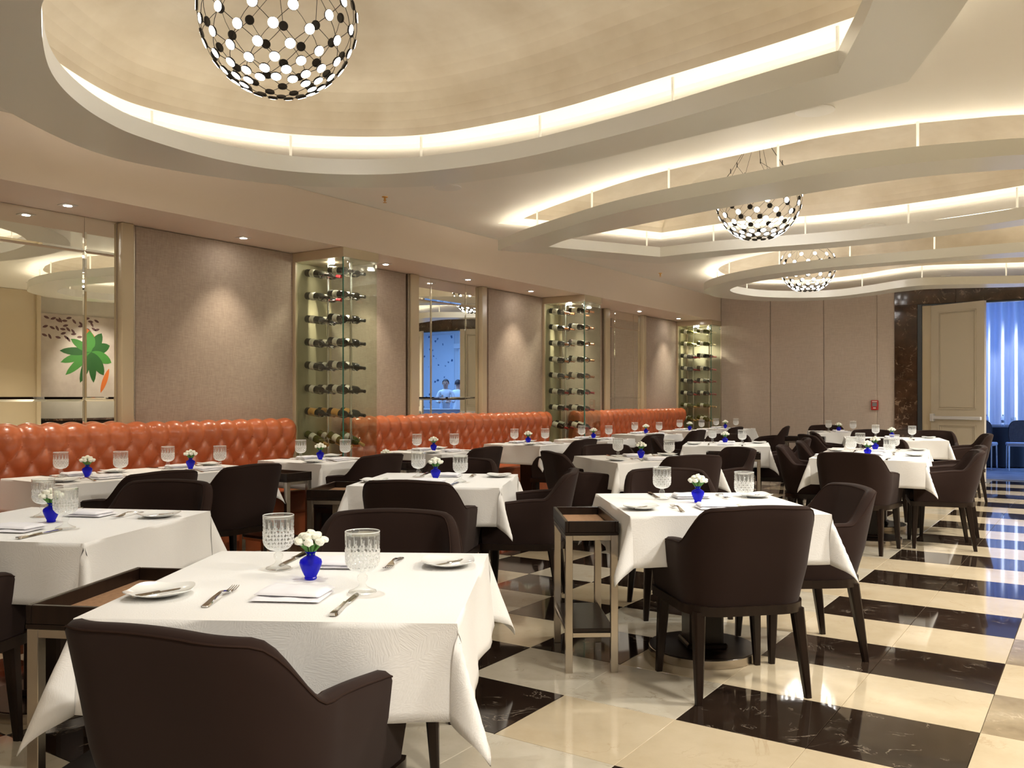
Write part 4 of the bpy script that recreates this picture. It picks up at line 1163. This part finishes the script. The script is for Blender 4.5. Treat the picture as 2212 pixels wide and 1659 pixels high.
# ------------------------------------------------------------------ painting and sideboard opposite (seen in the mirror)
art = thing('leaf_painting', 'large painting of a green monstera leaf, mirrored at the left edge', 'painting', (XR - .001, 9.40, 2.03))
MB().box(-.03, 0, -1.15, 1.15, -.76, .76, .002).build('canvas', varied('painted_canvas', (.44, .36, .31), (.66, .59, .51), 1.6, .7), art, False)
green1, green2 = mat('leaf_green', (.015, .09, .012), .6), mat('leaf_light_green', (.05, .21, .03), .6)
orange_p, plum = mat('paint_orange', (.62, .15, .025), .6), mat('paint_plum', (.14, .07, .07), .7)
def flat(poly, m, name, dx=.032):
    MB().add([(-dx, y, z) for y, z in poly], [list(range(len(poly)))]).build(name, m, art, False)
def blade(cx, cz, ang, ln, wd, m, name, dx):
    pts = []
    for i in range(9): s = i / 8; pts.append((s * ln, wd * math.sin(PI * s) ** .7))
    for i in range(7, 0, -1): s = i / 8; pts.append((s * ln, -wd * math.sin(PI * s) ** .7))
    ca, sa = math.cos(R(ang)), math.sin(R(ang))
    flat([(cx + p * ca - q * sa, cz + p * sa + q * ca) for p, q in pts], m, name, dx)
for k, (a, ln) in enumerate(((200, .62), (180, .60), (222, .66), (250, .62), (150, .45), (275, .58))): blade(-.16, .10, a, ln, .075, green1 if k % 2 else green2, 'leaf_lobe', .0325 + .0003 * k)
for k, (a, ln) in enumerate(((60, .42), (95, .40), (20, .40), (-25, .45), (-60, .50))): blade(-.16, .10, a, ln, .10, green2 if k % 2 else green1, 'leaf_lobe', .0345 + .0003 * k)
flat([(-.16 + .24 * math.cos(k * PI / 12), .10 + .27 * math.sin(k * PI / 12)) for k in range(24)], green1, 'leaf_body', .0322)
for cx, cz, a, ln in ((-.28, .55, -50, .42), (-.42, .25, -20, .5), (.62, -.75, 70, .62), (.2, -.2, -110, .5)): blade(cx, cz, a, ln, .05, orange_p, 'petal', .0318)
for k in range(34):
    cx, cz = -1.05 + .09 * (k % 12) + .04 * math.sin(k), .68 - .15 * (k // 12) + .03 * math.cos(k * 2.3)
    blade(cx, cz, -20 + 40 * math.sin(k * 1.7), .11, .022, plum, 'painted_leaf', .0312)
spot((1.6, 9.3, ZC - .05), 42, 60, .8, (1, .93, .82), (XR, 9.3, 1.7), .05)  # added wash light brightening the painting and its wall
sbd = thing('dark_sideboard', 'dark marble-topped sideboard under the leaf painting, seen in the mirror', 'sideboard', (XR - .26, 9.4, 0))
MB().box(-.22, .25, -1.1, 1.1, .06, .86, .004).build('cabinet_body', M['wood'], sbd, False)
MB().box(-.24, .255, -1.12, 1.12, .861, .90, .004).build('marble_top', M['dark_marble'], sbd, False)
for k in range(4): MB().box(-.235, -.221, -1.08 + .545 * k, -1.08 + .545 * k + .525, .10, .84, .003).build('cabinet_door', M['wood'], sbd, False)

# ------------------------------------------------------------------ banquet furniture in the far room
dark_cloth = mat('dark_table_cloth', (.012, .013, .02), .7, sheen=.2)
bt = thing('banquet_table', 'dark-clothed round banquet table in the blue room beyond the doorway', 'table', (-1.75, 18.75, 0))
tb = MB()
tb.lathe([(.70 + .03, .02), (.72, .3), (.75, .70), (.75, .735), (.72, .748), (0, .75)], 96, fn=lambda r, z, a, i: r + (.03 * math.sin(a * 14) * (1 - z / .75) if r > .1 else 0))
tb.build('draped_cloth', dark_cloth, bt, True, 50)
gfab, gtube = fabric('grey_chair_fabric', (.10, .11, .13), (.16, .17, .20)), M['chrome']
def banquet_chair(x, y, rz, lab):
    t = thing('banquet_chair', lab, 'chair', (x, y, 0), R(rz), 'grey banquet chairs')
    pts = []
    for i in range(17):
        a = PI * i / 16; q = abs(math.cos(a)) ** .5 * (1 if math.cos(a) > 0 else -1); pts.append((.21 * q, .62 + .25 * math.sin(a) ** .6))
    pts = [(.19, .50)] + pts + [(-.19, .50)]
    MB().prism(pts, -.02, .02, M=Matrix.Translation((0, -.22, 0)) @ Matrix.Rotation(R(90), 4, 'X')).build('backrest', gfab, t)
    MB().tube([(p, -.22, z) for p, z in pts], .012, 6).build('back_frame', M['black'], t)
    MB().box(-.22, .22, -.21, .22, .42, .48, .02, seg=2).build('seat', mat('pale_seat', (.55, .56, .6), .7), t)
    for sx in (-1, 1):
        for y0, y1 in ((-.2, -.23), (.19, .2)): MB().tube([(sx * .2, y0, .43), (sx * .205, y1, 0)], .0125, 8).build('leg', gtube, t)
banquet_chair(-1.20, 17.75, 10, 'grey upholstered banquet chair with chrome legs, fully seen through the doorway')
banquet_chair(-1.80, 17.62, -6, 'grey upholstered banquet chair half hidden by the open door leaf')
wb = thin_glass('water_bottle_plastic', (.85, .92, 1.0), 1.4, (.8, .88, 1.0), .3)
for k, (x, y) in enumerate(((-1.78, 18.3), (-1.52, 18.28))):
    t = thing('water_bottle', ['clear water bottle on the dark banquet table, nearer the door leaf', 'clear water bottle on the dark banquet table, beside the goblet'][k], 'bottle', (x, y, .751), 0, 'water bottles in the blue room')
    MB().lathe([(0, 0), (.03, 0), (.032, .01), (.032, .14), (.022, .17), (.012, .185), (.012, .20), (0, .20)], 16).build('body', wb, t)
    MB().lathe([(.0135, .19), (.0135, .21), (0, .21)], 12).build('cap', M['white'], t)
    MB().lathe([(.0325, .06), (.033, .062), (.033, .11), (.0325, .112)], 16).build('paper_label', pale, t)
g = thing('water_goblet', 'clear goblet on the dark banquet table beyond the doorway', 'goblet', (-1.36, 18.32, .751), 0)
put('bowl', gl_bowl, g); put('rim', gl_rim, g); put('foot', gl_foot, g)
# side table with bottles in the reflected corner of the far room
t = thing('serving_table', 'blue-lit serving table in the far room, seen in the middle mirror', 'table', (1.5, 17.5, 0), R(-38))
MB().box(-.9, .9, -.3, .3, .02, .95, .01).build('draped_front', pale, t, False)
MB().box(-.92, .92, -.32, .32, .951, .98, .005).build('table_top', M['white'], t, False)
for k in range(7):
    a = R(-38); lx = -.78 + .26 * k
    o = MB().lathe([(0, 0), (.035, 0), (.036, .01), (.036, .12), (.02, .16), (.013, .19), (.013, .22), (0, .22)], 14).build('water_bottle', wb)
    o.location = (1.5 + lx * math.cos(a), 17.5 + lx * math.sin(a), .981)
    tag(o, 'clear bottle on the mirrored serving table, %s from the left' % ORD[k], 'bottle', 'bottles on the serving table')

# ------------------------------------------------------------------ two people in the far room (seen only in the mirror)
skin, shirt, hairm = mat('skin', (.55, .34, .25), .6), mat('white_shirt', (.78, .78, .80), .7), mat('dark_hair', (.03, .02, .02), .6)
trous = mat('dark_trousers', (.03, .03, .04), .8)
def person(x, y, rz, lab, folded):
    J = {'pel': (0, 0, .92, .12), 'waist': (0, 0, 1.05, .115), 'chest': (0, .01, 1.28, .135), 'sh': (0, 0, 1.42, .10), 'neck': (0, .01, 1.50, .052), 'head0': (0, .02, 1.57, .066), 'head1': (0, .025, 1.66, .084), 'head2': (0, .02, 1.74, .062)}
    E_ = [('pel', 'waist'), ('waist', 'chest'), ('chest', 'sh'), ('sh', 'neck'), ('neck', 'head0'), ('head0', 'head1'), ('head1', 'head2')]
    for s, n in ((-1, 'l'), (1, 'r')):
        J['s' + n] = (s * .17, 0, 1.41, .062)
        if folded: J['e' + n] = (s * .24, .06, 1.15, .045); J['h' + n] = (s * -.04, .2, 1.18 + .03 * s, .032)
        else: J['e' + n] = (s * .25, -.02, 1.14, .045); J['h' + n] = (s * .22, .2, 1.02, .032)
        hs = s
        J['w' + n] = tuple(J['h' + n][:3]) + (.032,)
        d = Vector(J['h' + n][:3]) - Vector(J['e' + n][:3]); d.normalize()
        b = Vector(J['h' + n][:3])
        J['p' + n] = (*(b + d * .06), .034)
        side = d.cross(Vector((0, 0, 1))).normalized() if abs(d.z) < .95 else Vector((1, 0, 0))
        E_ += [('sh', 's' + n), ('s' + n, 'e' + n), ('e' + n, 'h' + n), ('h' + n, 'p' + n)]
        for f in range(4):
            q = b + d * .10 + side * (.027 - .018 * f); r_ = q + d * (.03 + .006 * (f in (1, 2))) + Vector((0, 0, -.012))
            J['f%s%d' % (n, f)] = (*q, .0095); J['g%s%d' % (n, f)] = (*r_, .0085)
            E_ += [('p' + n, 'f%s%d' % (n, f)), ('f%s%d' % (n, f), 'g%s%d' % (n, f))]
        q = b + d * .05 + side * .05; J['t' + n] = (*q, .0105); E_.append(('p' + n, 't' + n))
        J['hip' + n] = (s * .10, 0, .86, .092); J['k' + n] = (s * .11, .01, .48, .062); J['a' + n] = (s * .11, -.02, .09, .042); J['toe' + n] = (s * .12, .15, .04, .035)
        E_ += [('pel', 'hip' + n), ('hip' + n, 'k' + n), ('k' + n, 'a' + n), ('a' + n, 'toe' + n)]
    keys = list(J); me = bpy.data.meshes.new('person_body')
    me.from_pydata([J[k][:3] for k in keys], [(keys.index(a), keys.index(b)) for a, b in E_], [])
    tmp = bpy.data.objects.new('person_tmp', me); COL.objects.link(tmp)
    tmp.modifiers.new('skin', 'SKIN')
    if not me.skin_vertices: me.skin_vertices.new() if hasattr(me.skin_vertices, 'new') else None
    if not me.skin_vertices:
        bpy.context.view_layer.objects.active = tmp; bpy.ops.mesh.customdata_skin_add()
    for i, k in enumerate(keys):
        sv = me.skin_vertices[0].data[i]; sv.radius = (J[k][3],) * 2; sv.use_root = (k == 'pel')
    sd = tmp.modifiers.new('sub', 'SUBSURF'); sd.levels = sd.render_levels = 2
    dg = bpy.context.evaluated_depsgraph_get(); dg.update()
    full = bpy.data.meshes.new_from_object(tmp.evaluated_get(dg))
    bpy.data.objects.remove(tmp)
    full.materials.clear()
    for m in (skin, shirt, trous, M['black']): full.materials.append(m)
    for p in full.polygons:
        c = p.center; p.use_smooth = True
        hand = any((Vector(c) - Vector(J['h' + n][:3])).length < .17 and (Vector(c) - Vector(J['h' + n][:3])).dot(Vector(J['h' + n][:3]) - Vector(J['e' + n][:3])) > 0 for n in 'lr')
        p.material_index = 0 if (c.z > 1.49 or hand) else (3 if c.z < .1 else (2 if c.z < .95 else 1))
    o = put('person', full, None, (x, y, 0), (0, 0, R(rz)))
    tag(o, lab, 'person')
    hb = bmesh.new(); bmesh.ops.create_icosphere(hb, subdivisions=3, radius=.098)
    for v in list(hb.verts):
        v.co = Vector((v.co.x * .93, v.co.y * 1.05, v.co.z * 1.05))
        if v.co.y > .035 and v.co.z < .045: hb.verts.remove(v)
        elif v.co.z < -.05: hb.verts.remove(v)
    hm = bpy.data.meshes.new('hair'); hb.to_mesh(hm); hb.free(); hm.materials.append(hairm)
    put('hair', hm, o, (0, .005, 1.67))
    fc = MB()
    for s in (-1, 1):
        fc.lathe([(0, -.008), (.009, -.004), (.011, 0), (.009, .004), (0, .008)], 10, 1, Matrix.Translation((s * .032, .098, 1.665)))
        fc.lathe([(0, -.028), (.012, -.02), (.014, 0), (.010, .022), (0, .03)], 8, 0, Matrix.Translation((s * .086, .01, 1.65)))
    fc.tube([(0, .10, 1.67), (0, .118, 1.635), (0, .10, 1.628)], [.008, .013, .006], 8, 0)
    fc.tube([(-.022, .090, 1.598), (0, .098, 1.598), (.022, .090, 1.598)], .005, 6, 2)
    fc.build('face', [skin, hairm, mat('lips', (.45, .16, .14), .5)], o)
person(1.85, 18.55, 150, 'person in a white shirt with folded arms, reflected in the middle mirror', True)
person(2.05, 19.35, -30, 'person in a white shirt turned away, reflected in the middle mirror', False)
